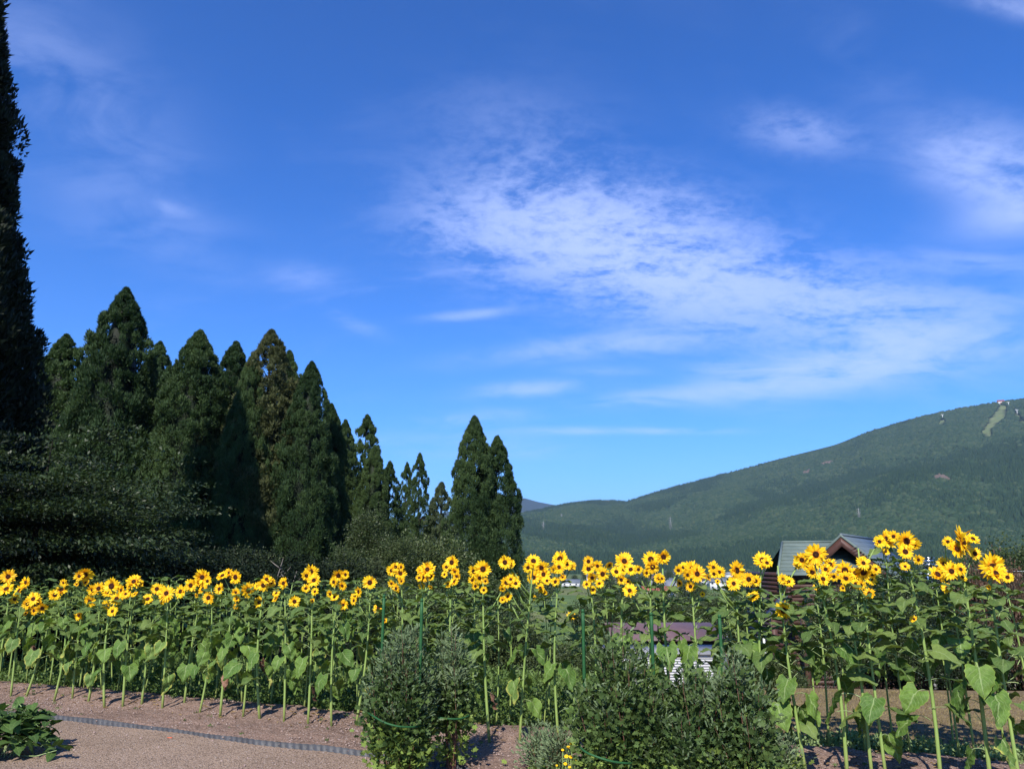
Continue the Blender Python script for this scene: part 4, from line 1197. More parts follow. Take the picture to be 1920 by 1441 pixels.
# tree saplings and shrubs near the cabin
TH = bush_meshes(35, M['broad'], .45, .45, 1.9, 170, 34, (.07, .035), .22, 1.2, 2.2, trunk=False)
shrub('sapling', 1086, 26, TH, 'wispy upright sapling rising above the sunflowers before the mountain', 'sapling', None, .9, 1.0)
shrub('sapling', 1125, 28, TH, 'shorter thin sapling right of the wispy upright one', 'sapling', None, .75, .86)
RB = bush_meshes(36, M['broad_dark'], 1.3, 1.2, 1.1, 330, 55, (.07, .04), .34, .8, 1.0, shell=(.4, 1.0), trunk=False)
RR_ = bush_meshes(37, M['broad_red'], 1.0, 1.0, .8, 220, 50, (.07, .04), .3, .8, .8, shell=(.4, 1.0), trunk=False)
for (px, d, s, sz, mm, lab) in [(1600, 19, .8, .85, RB, 'dark shrub before the cabin window'), (1665, 20, 1.1, 1.5, RB, 'tall dark shrub covering the cabin right corner'),
        (1740, 20, 1.1, 1.45, RB, 'dark shrub under the steel flue'), (1810, 21, 1.15, 1.6, RB, 'dark shrub right of the steel flue'), (1885, 20, 1.1, 1.35, RB, 'tallest dark shrub at the right picture edge'),
        (1940, 19, 1.1, 1.25, RB, 'dark shrub cut by the right picture edge'), (1880, 16.5, .55, 1.35, RR_, 'shrub with reddish autumn leaves at the right edge'), (1840, 19, .8, 1.9, RR_, 'taller reddish brown shrub beside the right dark shrubs'),
        (1700, 16.5, .6, .75, RB, 'low dark shrub behind the dry lawn'), (1780, 16.8, .6, .7, RB, 'low dark shrub behind the dry lawn, right one'), (1620, 15.8, .5, .6, GR, 'low fresh green shrub at the far edge of the dry lawn'), (1560, 16.2, .4, .55, GR, 'small green shrub before the log wall')]:
    shrub('shrub', px, d, mm, lab, 'shrub', 'shrubs around the cabin', s, sz)
for (px, d, s) in [(1460, 40, 1.1), (1400, 48, 1.1), (1350, 60, 1.3), (1290, 70, 1.2), (1220, 62, 1.4), (1160, 55, 1.2), (1850, 60, 2.2), (1950, 50, 2.2), (1440, 26, .6), (1410, 22, .55)]:
    shrub('shrub', px, d, GR, 'green bush on the slope between the garden and the village', 'shrub', 'bushes on the slope', s, s)

# ------------------------------------------------------------------ log cabin
CD = 32.0
ap = at_y(1577, 1003, CD)
e = empty('log_cabin', (ap.x, CD, gz(ap.x, CD)), 0, 'brown log cabin with green and blue-grey shingle roofs and front gable', 'cabin')
ez = e.location.z
AZ0 = ap.z - ez                         # apex height above base
def lp(px, py, Y): q = at_y(px, py, Y); return Vector((q.x - ap.x, Y - CD, q.z - ez))
sl = math.tan(R(41)); gw = 2.75         # half width of the gable roof
gdir = R(-34)                           # the house is turned slightly
G = Matrix.Rotation(gdir, 4, 'Z')
def rbox(b, lo, hi, m=0): return b.box(lo, hi, G, m)
# main gable roof: two slopes of overlapping courses
dl = 7.6
for side, mat in ((-1, M['roof_green']), (1, M['roof_blue'])):  # right slope darker and bluer, its shade put into the colour
    n = 12; slen = gw / math.cos(R(41))
    for k in range(n):
        a0, a1 = k / n * slen, (k + 1) / n * slen + .06
        b = MB()
        ca, sa = math.cos(R(41)), math.sin(R(41))
        x0, z0 = side * a0 * ca, AZ0 - a0 * sa; x1, z1 = side * a1 * ca, AZ0 - a1 * sa
        lift = .035
        V = [(x0, -.02, z0 + .0), (x1, -.02, z1 + lift), (x1, dl, z1 + lift), (x0, dl, z0), (x0, -.02, z0 - .05), (x1, -.02, z1 - .05 + .02), (x1, dl, z1 - .05 + .02), (x0, dl, z0 - .05)]
        V = [tuple(G @ Vector(v)) for v in V]
        b.add(V, [(0, 1, 2, 3), (7, 6, 5, 4), (0, 4, 5, 1), (1, 5, 6, 2), (3, 2, 6, 7)] if side > 0 else [(3, 2, 1, 0), (4, 5, 6, 7), (1, 5, 4, 0), (2, 6, 5, 1), (7, 6, 2, 3)])
        b.build('roof_course', mat, e)
b = MB()                                   # ridge cap and rake trim
b.tube([G @ Vector((0, -.05, AZ0 + .03)), G @ Vector((0, dl, AZ0 + .03))], .06, 6)
b.build('ridge_cap', M['roof_blue'], e)
for side in (-1, 1):
    b = MB(); t_ = .38
    for (y0, y1, th, mt, nm) in ((-.10, -.03, .30, M['log_trim'], 'bargeboard'),):
        V = []
        for y in (y0, y1):
            for (s_, zo) in ((0, -.06), (gw, -.06), (gw, -.06 - th * 1.25), (0, -.06 - th * 1.25)):
                V.append(tuple(G @ Vector((side * s_, y, AZ0 - s_ * sl + zo))))
        b.add(V, [(0, 1, 2, 3), (7, 6, 5, 4), (0, 4, 5, 1), (3, 2, 6, 7), (1, 5, 6, 2)])
        b.build(nm, mt, e)
    b = MB(); V = []
    for y in (-.13, -.02):
        for (s_, zo) in ((0, .05), (gw + .05, .05), (gw + .05, -.06), (0, -.06)):
            V.append(tuple(G @ Vector((side * s_, y, AZ0 - s_ * sl + zo))))
    b.add(V, [(0, 1, 2, 3), (7, 6, 5, 4), (0, 4, 5, 1), (3, 2, 6, 7), (1, 5, 6, 2)])
    b.build('roof_edge_trim', M['roof_green'], e)
# recessed gable wall of boards, painted near-black for overhang shade, and inner small truss
b = MB(); yw = 1.3
V = [tuple(G @ Vector(v)) for v in ((-gw + .3, yw, AZ0 - (gw - .3) * sl - .1), (gw - .3, yw, AZ0 - (gw - .3) * sl - .1), (0, yw, AZ0 - .1))]
b.add(V, T=[(0, 1, 2)]); b.build('gable_wall', M['dark'], e)
for side in (-1, 1):
    b = MB(); V = []
    for y in (.55, .70):
        for (s_, zo) in ((0, -1.25), (1.35, -1.25), (1.35, -1.5), (0, -1.5)):
            V.append(tuple(G @ Vector((side * s_, y, AZ0 - s_ * sl + zo + .0))))
    b.add(V, [(0, 1, 2, 3), (7, 6, 5, 4), (0, 4, 5, 1), (3, 2, 6, 7), (1, 5, 6, 2)])
    b.build('truss_beam', M['log_trim'], e)
# bracket ornament under the gable apex
b = MB()
for k in range(7): b.tube([G @ Vector((.35 + .07 * k, -.16, AZ0 - .55 - .10 * k)), G @ Vector((.62 + .07 * k, -.2, AZ0 - .42 - .09 * k))], .012, 4)
b.build('twig_ornament', M['bark_pale'], e)
# walls of logs
wz1 = AZ0 - (gw - .45) * sl - .15
lh = .17
k = 0
z = 0.0
while z < wz1:
    MB().tube([G @ Vector((-gw + .45 - .2, .9, z + lh / 2)), G @ Vector((gw - .4, .9, z + lh / 2))], lh * .56, 8).build('log', M['log'], e, smooth=True)
    if k % 1 == 0:
        MB().tube([G @ Vector((-gw + .45, .7, z + lh)), G @ Vector((-gw + .45, dl - .3, z + lh))], lh * .56, 8).build('log', M['log'], e, smooth=True)
    z += lh; k += 1
rbox(MB(), (-gw + .5, 1.0, 0), (gw - .45, dl - .4, wz1)).build('wall', M['dark'], e)
for (cx, cz, w, h) in ((.75, 1.55, .8, 1.0), (-1.0, 3.0, .7, .8)):
    f = rbox(MB(), (cx - w / 2 - .09, .72, cz - .09), (cx + w / 2 + .09, .80, cz + h + .09)).build('window', M['log_trim'], e)
    rbox(MB(), (cx - w / 2, .70, cz), (cx + w / 2, .716, cz + h)).build('pane', M['glass'], f)
    rbox(MB(), (cx - w / 2, .675, cz), (cx + w / 2, .696, cz + h * .22)).build('curtain', M['white'], f)
# left wing: low roof facing us, its ridge square to the view
r0, r1 = lp(1469, 1017, CD + 2.2), lp(1575, 1016, CD + 2.2)
q0, q1 = lp(1461, 1077, CD - .9), lp(1512, 1077, CD - .9)
q1 = Vector((r1.x + .1, q0.y, q0.z))
n = 9
for k in range(n):
    f0, f1 = k / n, (k + 1) / n + .02
    A, B_2 = r0.lerp(q0, f0), r1.lerp(q1, f0); C_, D_ = r0.lerp(q0, f1), r1.lerp(q1, f1)
    up = Vector((0, 0, .04))
    b = MB(); b.add([A, B_2, D_ + up, C_ + up, A - up, B_2 - up, D_ - up * .2, C_ - up * .2], [(3, 2, 1, 0), (4, 5, 6, 7), (2, 3, 7, 6), (0, 4, 7, 3), (1, 2, 6, 5)])
    b.build('roof_course', M['roof_green'], e)
MB().tube([r0 + Vector((-.05, 0, .02)), q0 + Vector((-.05, 0, .03))], .06, 5).build('roof_edge_trim', M['roof_green'], e)
MB().tube([r0 + Vector((-.05, 0, .03)), r1 + Vector((0, 0, .03))], .05, 5).build('ridge_cap', M['roof_green'], e)
back = Vector((r0.x - .1, r0.y + 3.0, q0.z))
MB().add([r0, r1, (r1.x, back.y, back.z), (r0.x, back.y, back.z)], [(0, 1, 2, 3)]).build('rear_roof', M['roof_green'], e)
z = 0
while z < q0.z - .15:
    MB().tube([(q0.x + .25, q0.y + .35, z + lh / 2), (r1.x, q0.y + .35, z + lh / 2)], lh * .56, 8).build('log', M['log'], e, smooth=True)
    MB().tube([(q0.x + .4, q0.y + .15, z + lh), (q0.x + .4, r0.y + 2.6, z + lh)], lh * .56, 8).build('log', M['log'], e, smooth=True)
    z += lh
MB().box((q0.x + .5, q0.y + .45, 0), (r1.x, r0.y + 2.5, q0.z - .1)).build('wall', M['dark'], e)
f = MB().box((q0.x + .9, q0.y + .16, 1.9), (q0.x + 1.6, q0.y + .26, 2.9)).build('window', M['log_trim'], e)
MB().box((q0.x + .97, q0.y + .14, 1.97), (q0.x + 1.53, q0.y + .155, 2.83)).build('pane', M['glass'], f)
# porch roof edge, left of the cabin, and its white downpipe
pa, pb = lp(1477, 1113, CD - 2.5), lp(1444, 1152, CD - 2.5)
b = MB(); b.add([pa, pb, pb + Vector((0, .6, 0)), pa + Vector((0, .6, 0)), pa - Vector((0, 0, .1)), pb - Vector((0, 0, .1)), pb + Vector((0, .6, -.1)), pa + Vector((0, .6, -.1))], [(0, 1, 2, 3), (7, 6, 5, 4), (0, 4, 5, 1), (1, 5, 6, 2), (2, 6, 7, 3)])
b.build('porch_roof', M['slate'], e)
pc = Vector((2 * pa.x - pb.x, pb.y, pb.z))
b = MB(); b.add([pa, pc, pc + Vector((0, .6, 0)), pa + Vector((0, .6, 0)), pa - Vector((0, 0, .1)), pc - Vector((0, 0, .1)), pc + Vector((0, .6, -.1)), pa + Vector((0, .6, -.1))], [(3, 2, 1, 0), (4, 5, 6, 7), (1, 5, 4, 0), (2, 6, 5, 1), (3, 7, 6, 2)])
b.build('porch_roof', M['log_trim'], e)
for k, xx in enumerate((pb.x + .15, pc.x - .15)): MB().box((xx - .09, pb.y + .05, 0), (xx + .09, pb.y + .23, pb.z)).build('porch_post', M['log_trim'], e)
for k in range(6):
    MB().tube([(pb.x + .1, pb.y + .5, .2 + k * lh), (pc.x, pb.y + .5, .2 + k * lh)], lh * .5, 7).build('porch_log', M['log'], e, smooth=True)
d0, d1 = lp(1431, 1192, CD - 2.6), lp(1438, 1243, CD - 2.6)
MB().tube([d0, d1], .05, 8).build('downpipe', M['white'], e)
# right, lower roof with a small gable
ra = lp(1700, 1078, CD + 2)
rb = lp(1785, 1075, CD + 2); rc = lp(1785, 1112, CD - .2); rd = lp(1680, 1112, CD - .2)
n = 5
for k in range(n):
    f0, f1 = k / n, (k + 1) / n + .02
    A, B_2 = ra.lerp(rd, f0), rb.lerp(rc, f0); C_, D_ = ra.lerp(rd, f1), rb.lerp(rc, f1); up = Vector((0, 0, .04))
    b = MB(); b.add([A, B_2, D_ + up, C_ + up, A - up, B_2 - up, D_ - up * .2, C_ - up * .2], [(3, 2, 1, 0), (4, 5, 6, 7), (2, 3, 7, 6), (0, 4, 7, 3), (1, 2, 6, 5)])
    b.build('roof_course', M['roof_blue'], e)
g0 = lp(1728, 1071, CD - .2); g1 = lp(1702, 1100, CD - .2); g2 = lp(1758, 1104, CD - .2)
b = MB(); b.add([g0, g1, g1 + Vector((0, 2.2, 0)), g0 + Vector((0, 2.2, 0))], [(0, 3, 2, 1)]); b.add([g0, g2, g2 + Vector((0, 2.2, 0)), g0 + Vector((0, 2.2, 0))], [(0, 1, 2, 3)]); b.add([g0, g1, g2], T=[(0, 1, 2)])
b.build('dormer', M['roof_blue'], e)
MB().box((ra.x - .3, rd.y + .4, 0), (rb.x - .2, rb.y, rd.z - .05)).build('wall', M['log'], e)
# flue
f0 = lp(1738, 1112, CD - .5); f1 = lp(1741, 1058, CD - .5)
fl = MB().tube([f0, f1], .15, 12).build('flue', M['steel'], e, smooth=True)
c0 = Vector(f1)
b = MB(); b.tube([c0 - Vector((0, 0, .02)), c0 + Vector((0, 0, .03))], .22, 12); b.tube([c0 + Vector((0, 0, .06)), c0 + Vector((0, 0, .22))], .19, 12); b.tube([c0 + Vector((0, 0, .24)), c0 + Vector((0, 0, .28))], .25, 12)
b.build('flue_cap', M['steel'], fl)
st = empty('stone_pillar', tuple(at_y(1752, 1100, CD - 2)), 0, 'pale sparkling stone-topped pillar below the steel flue', 'pillar')
st.location.z = gz(st.location.x, st.location.y)
top = at_y(1752, 1096, CD - 2).z - st.location.z
zz = 0; k = 0
while zz < top:
    h = random.uniform(.16, .24); o = (k % 2) * .12
    for (x0, x1) in ((-.5, -.12 - o), (-.11 - o, .25), (.26, .55)):
        MB().box((x0 + .01, -.28 + random.uniform(-.02, .02), zz), (x1 - .01, .28, min(zz + h - .015, top))).build('stone', M['stone'], st)
    zz += h; k += 1

# ------------------------------------------------------------------ sheds
SD = 18.0
a = at_y(1150, 1224, SD); b2 = at_y(1372, 1224, SD)
e = empty('sheet_shed', (a.x, SD, gz(a.x, SD)), 0, 'low shed of white corrugated sheets with grey top behind the sunflower stems', 'shed')
zt = a.z - e.location.z; wd = b2.x - a.x
V = []; F = []
n = 120
for i in range(n + 1):
    z = zt * i / n; y = .018 * math.sin(z / .055 * 2 * math.pi)
    V += [(0, y, z), (wd * .86, y, z), (0, y + .01, z), (wd * .86, y + .01, z)]
for i in range(n):
    a4 = i * 4
    F += [(a4, a4 + 1, a4 + 5, a4 + 4), (a4 + 2, a4 + 6, a4 + 7, a4 + 3)]
link('corrugated_wall', mesh_np('corrugated_wall', V, np.array(F), M['white_sheet'], smooth=True), e)
zr = at_y(1200, 1212, SD + .9).z - e.location.z
b = MB(); b.add([(-.05, -.06, zt), (wd + .02, -.06, zt), (wd - .1, 1.0, zr + .04), (-.15, 1.0, zr + .04), (-.05, -.06, zt - .04), (wd + .02, -.06, zt - .04), (wd - .1, 1.0, zr), (-.15, 1.0, zr)], [(0, 1, 2, 3), (7, 6, 5, 4), (0, 4, 5, 1), (1, 5, 6, 2), (2, 6, 7, 3)])
b.build('roof_sheet', M['galv'], e)
MB().box((wd * .875, .0, 0), (wd + .0, 1.3, zt - .01)).build('side_panel', M['slate'], e)
MB().box((.02, .05, 0), (wd * .87, 1.3, zt - .03)).build('inner_wall', M['white_sheet'], e)
HD = 24.0
a = at_y(1158, 1197, HD); b2 = at_y(1345, 1197, HD)
e = empty('wooden_hut', (a.x, HD, gz(a.x, HD)), 0, 'small wooden hut with purplish brown metal roof behind the white sheet shed', 'hut')
zt = a.z - e.location.z; wd = b2.x - a.x
zr = at_y(1200, 1166, HD + 1.6).z - e.location.z
b = MB(); b.add([(-.2, -.25, zt), (wd + .2, -.25, zt), (wd + .2, 1.6, zr), (-.2, 1.6, zr), (-.2, -.25, zt - .05), (wd + .2, -.25, zt - .05), (wd + .2, 1.6, zr - .05), (-.2, 1.6, zr - .05)], [(0, 1, 2, 3), (7, 6, 5, 4), (0, 4, 5, 1), (1, 5, 6, 2), (3, 7, 4, 0)])
b.build('roof', M['purple_roof'], e)
b = MB(); b.add([(-.2, 1.6, zr), (wd + .2, 1.6, zr), (wd + .2, 3.3, zt - .05), (-.2, 3.3, zt - .05)], [(0, 1, 2, 3)]); b.build('rear_roof', M['purple_roof'], e)
z = 0; k = 0
while z < zt - .12:
    MB().box((0, -.02 * (k % 2) - .03, z), (wd, .02, z + .115)).build('board', M['log_trim'], e); z += .125; k += 1
MB().box((.02, .03, 0), (wd - .02, 3.0, zt - .06)).build('wall', M['log'], e)

# ------------------------------------------------------------------ village
hid = 0
def house(px, d, w, dep, h, roofm, wallm, rz, label, name='house', hip=False, nwin=3, group='houses of the village'):
    p = at_y(px, 1060, d)
    e = empty(name, (p.x, d, gz(p.x, d)), rz, label, 'house', group)
    rh = w * .0 + dep * .28
    MB().box((-w / 2, -dep / 2, -1), (w / 2, dep / 2, h)).build('wall', wallm, e)
    ov = .6
    rf = MB().add([(-w / 2 - ov, -dep / 2 - ov, h - .15), (w / 2 + ov, -dep / 2 - ov, h - .15), (w / 2 + ov, 0, h + rh), (-w / 2 - ov, 0, h + rh), (w / 2 + ov, dep / 2 + ov, h - .15), (-w / 2 - ov, dep / 2 + ov, h - .15),
                   (-w / 2 - ov, -dep / 2 - ov, h - .4), (w / 2 + ov, -dep / 2 - ov, h - .4), (w / 2 + ov, dep / 2 + ov, h - .4), (-w / 2 - ov, dep / 2 + ov, h - .4)],
                  [(0, 1, 2, 3), (3, 2, 4, 5), (6, 7, 1, 0), (9, 8, 7, 6), (8, 9, 5, 4)], [(1, 7, 8), (0, 5, 9), (0, 9, 6), (1, 8, 4), (1, 4, 2), (0, 3, 5)]).build('roof', roofm, e)
    for k in range(nwin):
        x = -w / 2 + w * (k + .5) / nwin
        for zl in ([1.2, 3.8] if h > 4.6 else [1.2]):
            wf = MB().box((x - .75, -dep / 2 - .06, zl - .1), (x + .75, -dep / 2 - .004, zl + 1.3)).build('window', M['white'], e)
            MB().box((x - .62, -dep / 2 - .09, zl), (x + .62, -dep / 2 - .065, zl + 1.15)).build('pane', M['glass'], wf)
    return e
rnames = ['blue-grey', 'brown', 'red', 'dark', 'silver']; wnames = ['white', 'cream', 'grey', 'brown']
vill = [(1192, 560, 3, 1), (1212, 900, 0, 0), (1225, 640, 1, 2), (1236, 1000, 4, 0), (1247, 520, 0, 0), (1262, 800, 3, 0), (1270, 430, 4, 0), (1240, 420, 2, 2), (1220, 430, 2, 1), (1180, 480, 0, 2), (1290, 460, 0, 1), (1310, 620, 1, 0), (1345, 540, 0, 0),
        (1395, 700, 3, 0), (1432, 620, 4, 0), (1447, 900, 1, 1), (1455, 480, 1, 0), (1500, 420, 0, 0), (1140, 700, 1, 1), (1110, 820, 4, 0), (1070, 620, 0, 0), (1020, 760, 3, 1), (1790, 300, 4, 0), (1830, 420, 0, 0), (1900, 500, 3, 1), (1700, 520, 2, 0), (1660, 700, 0, 0),
        (1205, 700, 4, 2), (1254, 1150, 3, 0), (1300, 1100, 0, 1), (1420, 1150, 1, 0), (1370, 950, 4, 0)]
for k, (px, d, ri, wi) in enumerate(vill):
    near = min(range(len(vill)), key=lambda j: 9e9 if j == k else abs(vill[j][0] - px))
    side_ = 'left' if px < vill[near][0] else 'right'
    house(px, d, random.uniform(9, 15), random.uniform(7, 9), random.choice((3.4, 5.4, 5.6)), HOUSE_ROOFS[ri], HOUSE_WALLS[wi], random.uniform(-.7, .7),
          'far %s house with %s roof, %s%s in the valley behind the sunflowers' % (wnames[wi], rnames[ri], ordn[sorted(v[0] for v in vill).index(px)], ' from left'), nwin=3)
h1 = house(1350, 120, 9, 7, 3.0, HOUSE_ROOFS[4], HOUSE_WALLS[2], .25, 'grey house with low pale blue-grey roof just behind the sunflowers', group=None)
h2 = house(1400, 135, 8, 7, 3.4, HOUSE_ROOFS[4], HOUSE_WALLS[0], -.3, 'house with white gable and silver roof right of the grey house', group=None)
h3 = house(1905, 40, 8, 6, 2.6, HOUSE_ROOFS[0], HOUSE_WALLS[1], -.15, 'cream walled low house with blue-grey roof at the right edge', group=None)
# village trees
VT = bush_meshes(38, M['broad'], 3.2, 3.0, 3.2, 90, 40, (.5, .3), 1.6, .8, 3.4, shell=(.5, 1.0))
for k in range(46):
    px = random.uniform(1000, 1930); d = random.uniform(260, 1150)
    p = at_y(px, 1060, d)
    e = empty('valley_tree', (p.x, d, gz(p.x, d)), random.uniform(0, 6), 'round green tree standing among the village houses in the valley', 'tree', 'trees among the village houses')
    s = random.uniform(.8, 1.5); e.scale = (s, s, s * random.uniform(.8, 1.4))
    link('crown', VT[0], e); link('trunk', VT[1], e)

# pylons on the slope
def pylon(px, py_top, py_base, label):
    # find distance where the slope is seen at py_base
    best = None
    for d in np.linspace(1500, 3600, 800):
        q = at_y(px, py_base, d)
        if q.z <= float(mount_z(np.array(q.x), np.array(d))): best = d; break
    if best is None: best = 2500
    q = at_y(px, py_base, best); tpt = at_y(px, py_top, best)
    H = tpt.z - q.z + 8
    e = empty('power_pylon', (q.x, best, q.z - 8), .3, label, 'pylon', 'lattice pylons on the mountain slope')
    b = MB(); w = H * .10
    for sx_, sy_ in ((-1, -1), (1, -1), (1, 1), (-1, 1)):
        b.tube([(sx_ * w, sy_ * w, 0), (sx_ * w * .32, sy_ * w * .32, H * .62), (0, 0, H)], [.34, .3, .2], 4)
    for i in range(7):
        z0, z1 = H * i / 9, H * (i + 1) / 9; w0, w1 = w * (1 - .95 * i / 8), w * (1 - .95 * (i + 1) / 8)
        for s in (-1, 1):
            b.tube([(-w0 * s, -w0, z0), (w1 * s, -w1, z1)], .15, 3); b.tube([(-w0, -w0 * s, z0), (-w1, w1 * s, z1)], .15, 3); b.tube([(w0, -w0 * s, z0), (w1, w1 * s, z1)], .15, 3)
    b.build('lattice_mast', M['galv'], e)
    for f in (.68, .79, .90):
        MB().tube([(-w * 1.3, 0, H * f), (0, 0, H * f + H * .02), (w * 1.3, 0, H * f)], [.2, .35, .2], 4).build('crossarm', M['galv'], e)
        for s in (-1, 1): MB().tube([(s * w * 1.25, 0, H * f), (s * w * 1.25, 0, H * f - 2.5)], .3, 4).build('insulator', M['galv'], e)
pylon(1258, 968, 998, 'tallest looking lattice pylon, on the slope left of the cabin')
pylon(1612, 951, 979, 'lattice pylon on the slope straight above the log cabin')
pylon(1019, 976, 996, 'leftmost lattice pylon, low on the slope right of the twin cedars')
pylon(1053, 962, 973, 'smallest, most distant lattice pylon near the foothill ridge')
# ski lodge and lift posts on the run
def on_slope(px, py):
    for d in np.linspace(1500, 3900, 1600):
        q = at_y(px, py, d)
        if q.z <= float(mount_z(np.array(q.x), np.array(d))): return q
    return at_y(px, py, 3300)
q = on_slope(1877, 758)
e = empty('lift_station', tuple(q), -.3, 'tiny red and white lift station at the top of the ski run', 'lift station')
MB().box((-11, -6, -2), (11, 6, 12)).build('wall', HOUSE_WALLS[0], e)
MB().add([(-13, -8, 12), (13, -8, 12), (13, 0, 19), (-13, 0, 19), (13, 8, 12), (-13, 8, 12)], [(0, 1, 2, 3), (3, 2, 4, 5)], [(1, 4, 2), (0, 3, 5)]).build('roof', HOUSE_ROOFS[2], e)
MB().box((-4, -6.4, 0), (4, -6.1, 8)).build('door', HOUSE_ROOFS[2], e)
for (px, py, lab) in ((1892, 760, 'pale lift pylon right of the station'), (1908, 775, 'pale lift pylon on the second ski run'), (1768, 783, 'pale post above the small clearing')):
    q = on_slope(px, py + 3)
    e = empty('lift_pylon', tuple(q), 0, lab, 'lift pylon', 'ski lift pylons')
    MB().tube([(0, 0, -3), (0, 0, 20)], [1.1, .8], 6).build('post', M['white'], e); MB().box((-6, -.6, 19), (6, .6, 20.5)).build('crossarm', M['white'], e)
# cable to the right of the cabin
p0, p1 = at_y(1600, 1030, 46), at_y(2050, 1068, 40)
e = empty('utility_pole', (p1.x, p1.y, gz(p1.x, p1.y)), 0, 'utility pole at the right carrying a thin cable', 'pole')
MB().tube([(0, 0, 0), (0, 0, p1.z - e.location.z + .4)], [.15, .1], 8).build('post', M['bark_pale'], e)
pts = [p0.lerp(p1, i / 16) - Vector((0, 0, .5 * math.sin(math.pi * i / 16))) for i in range(17)]
tag(MB().tube(pts, .013, 4).build('overhead_cable', M['white_sheet']), 'thin overhead cable crossing right of the cabin before the mountain', 'cable')

# ------------------------------------------------------------------ bushes in front with green stakes
def mum_bush(name, cx, cy, rx, ry, h, label, seed, dens=1.0, silver=.35, bare=.25):
    r = np.random.default_rng(seed)
    e = empty(name, (cx, cy, .03), 0, label, 'bush')
    n_st = int(50 * dens * rx / .5)
    Pl = []; Dl = []; Kl = []; Sl = []
    b = MB()
    for s in range(n_st):
        a = r.uniform(0, 6.28); q = math.sqrt(r.uniform(0, 1))
        bx_, by_ = .35 * rx * q * math.cos(a), .35 * ry * q * math.sin(a)
        bx_, by_ = (.75 * rx * q * math.cos(a), .75 * ry * q * math.sin(a)) if rx > .7 else (bx_, by_)
        tx, ty = rx * q * math.cos(a) * r.uniform(.85, 1.1), ry * q * math.sin(a) * r.uniform(.85, 1.1)
        hh = h * (1.0 - .38 * q ** 2) * r.choice([r.uniform(.58, .85), r.uniform(.82, 1.0), r.uniform(.82, 1.0), r.uniform(1.0, 1.16)])
        m1 = Vector(((bx_ + tx) * .5 + r.normal(0, .04), (by_ + ty) * .5 + r.normal(0, .04), hh * .5))
        pt = [Vector((bx_, by_, 0)), m1, Vector((tx, ty, hh))]
        b.tube(pt, [.005, .004, .0015], 4, cap=False)
        # leaves all along the stem and on side shoots
        nl_ = int(230 * (h / 1.3) * r.uniform(.8, 1.2))
        t = bare + (1 - bare) * r.uniform(0, 1, nl_) ** .85
        t = np.where(r.uniform(0, 1, nl_) < .05, r.uniform(.03, bare, nl_), t)
        A = np.array(pt[0]); B = np.array(pt[1]); C = np.array(pt[2])
        pos = ((1 - t) ** 2)[:, None] * A + (2 * t * (1 - t))[:, None] * B + (t ** 2)[:, None] * C
        off = r.normal(0, 1, (nl_, 3)) * np.array([1, 1, .6]) * (.040 + .075 * (1 - t) * (t > .15))[:, None]
        Pl.append(pos + off)
        Dl.append(unit(off + np.array([0, 0, .03])) + np.array([0, 0, .45]) * t[:, None] ** 2 + r.normal(0, .3, (nl_, 3)))
        ks = np.where(t + r.normal(0, .1, nl_) > 1 - silver, 1, np.where(t < .42 + r.normal(0, .08, nl_), 2, 0))
        Kl.append(ks); Sl.append(t)
    P = np.concatenate(Pl); D = unit(np.concatenate(Dl)); K = np.concatenate(Kl); TT = np.concatenate(Sl)
    keep = (P[:, 2] > .02)
    P, D, K, TT = P[keep], D[keep], K[keep], TT[keep]
    parts = []
    # lobed leaves: three blades of different angle from a common foot
    n = len(P)
    side = unit(np.cross(D, r.normal(0, 1, (n, 3))))
    nrm = unit(np.cross(D, side))
    L = np.where(K == 1, .055, np.where(K == 2, .066, .060)) * r.uniform(.7, 1.25, n)
    Wb = np.where(K == 1, .34, .78) * L
    L_, W_ = L[:, None], Wb[:, None]
    V = np.stack([P, P + D * L_ * .30 + side * W_ * .42, P + D * L_ * .42 + side * W_ * .22 + nrm * L_ * .05, P + D * L_ * .72 + side * W_ * .50 + nrm * L_ * .02, P + D * L_ * .74 + side * W_ * .18, P + D * L_,
                  P + D * L_ * .74 - side * W_ * .18, P + D * L_ * .72 - side * W_ * .50 + nrm * L_ * .02, P + D * L_ * .42 - side * W_ * .22 + nrm * L_ * .05, P + D * L_ * .30 - side * W_ * .42], 1)
    near = np.argsort(P[:, 1] + .25 * np.abs(P[:, 0]) - .2 * P[:, 2])
    single = np.zeros(n, bool)
    Fq = np.array([[0, 1, 2, 8], [0, 8, 9, 0], [2, 3, 4, 8], [4, 6, 7, 8], [4, 5, 6, 4]])
    F1 = np.array([[0, 1, 2], [0, 2, 8], [0, 8, 9], [2, 3, 4], [2, 4, 8], [4, 6, 8], [6, 7, 8], [4, 5, 6]])
    V2 = V.reshape(-1, 3)
    F2 = (F1[None] + (np.arange(n) * 10)[:, None, None]).reshape(-1, 3)
    mi = np.repeat(K, len(F1))
    fo = link('foliage', mesh_np('foliage', V2, F2, [M['mum'], M['mum_grey'], M['mum_low']], mi), e)
    fo['kind'] = 'stuff'
    b.build('stems', M['twig_red'], e, smooth=True)['kind'] = 'stuff'
    return e
def gp(px, py): return ground_pt(px, py, .03)
b1 = gp(755, 1462); mum_bush('bush', b1.x - .02, b1.y, .34, .34, 1.36, 'left bush with grey-green tips and a green hoop, beside the gravel path', 51, 1.05, .26)
b2_ = gp(845, 1440); mum_bush('bush', b2_.x + .02, b2_.y, .20, .24, 1.30, 'slimmer grey-green bush with bare reddish stems, second from the path', 52, 1.05, .28, .42)
b3 = gp(1175, 1515); mum_bush('bush', b3.x - .02, b3.y, .40, .38, 1.33, 'full dark green bush with a bowed green hoop at its foot', 53, 1.3, .06, .06)
b4 = gp(1300, 1515); mum_bush('bush', b4.x - .02, b4.y, .37, .40, 1.06, 'middle bush before the white sheet shed, with silvery tips', 54, 1.3, .10, .06)
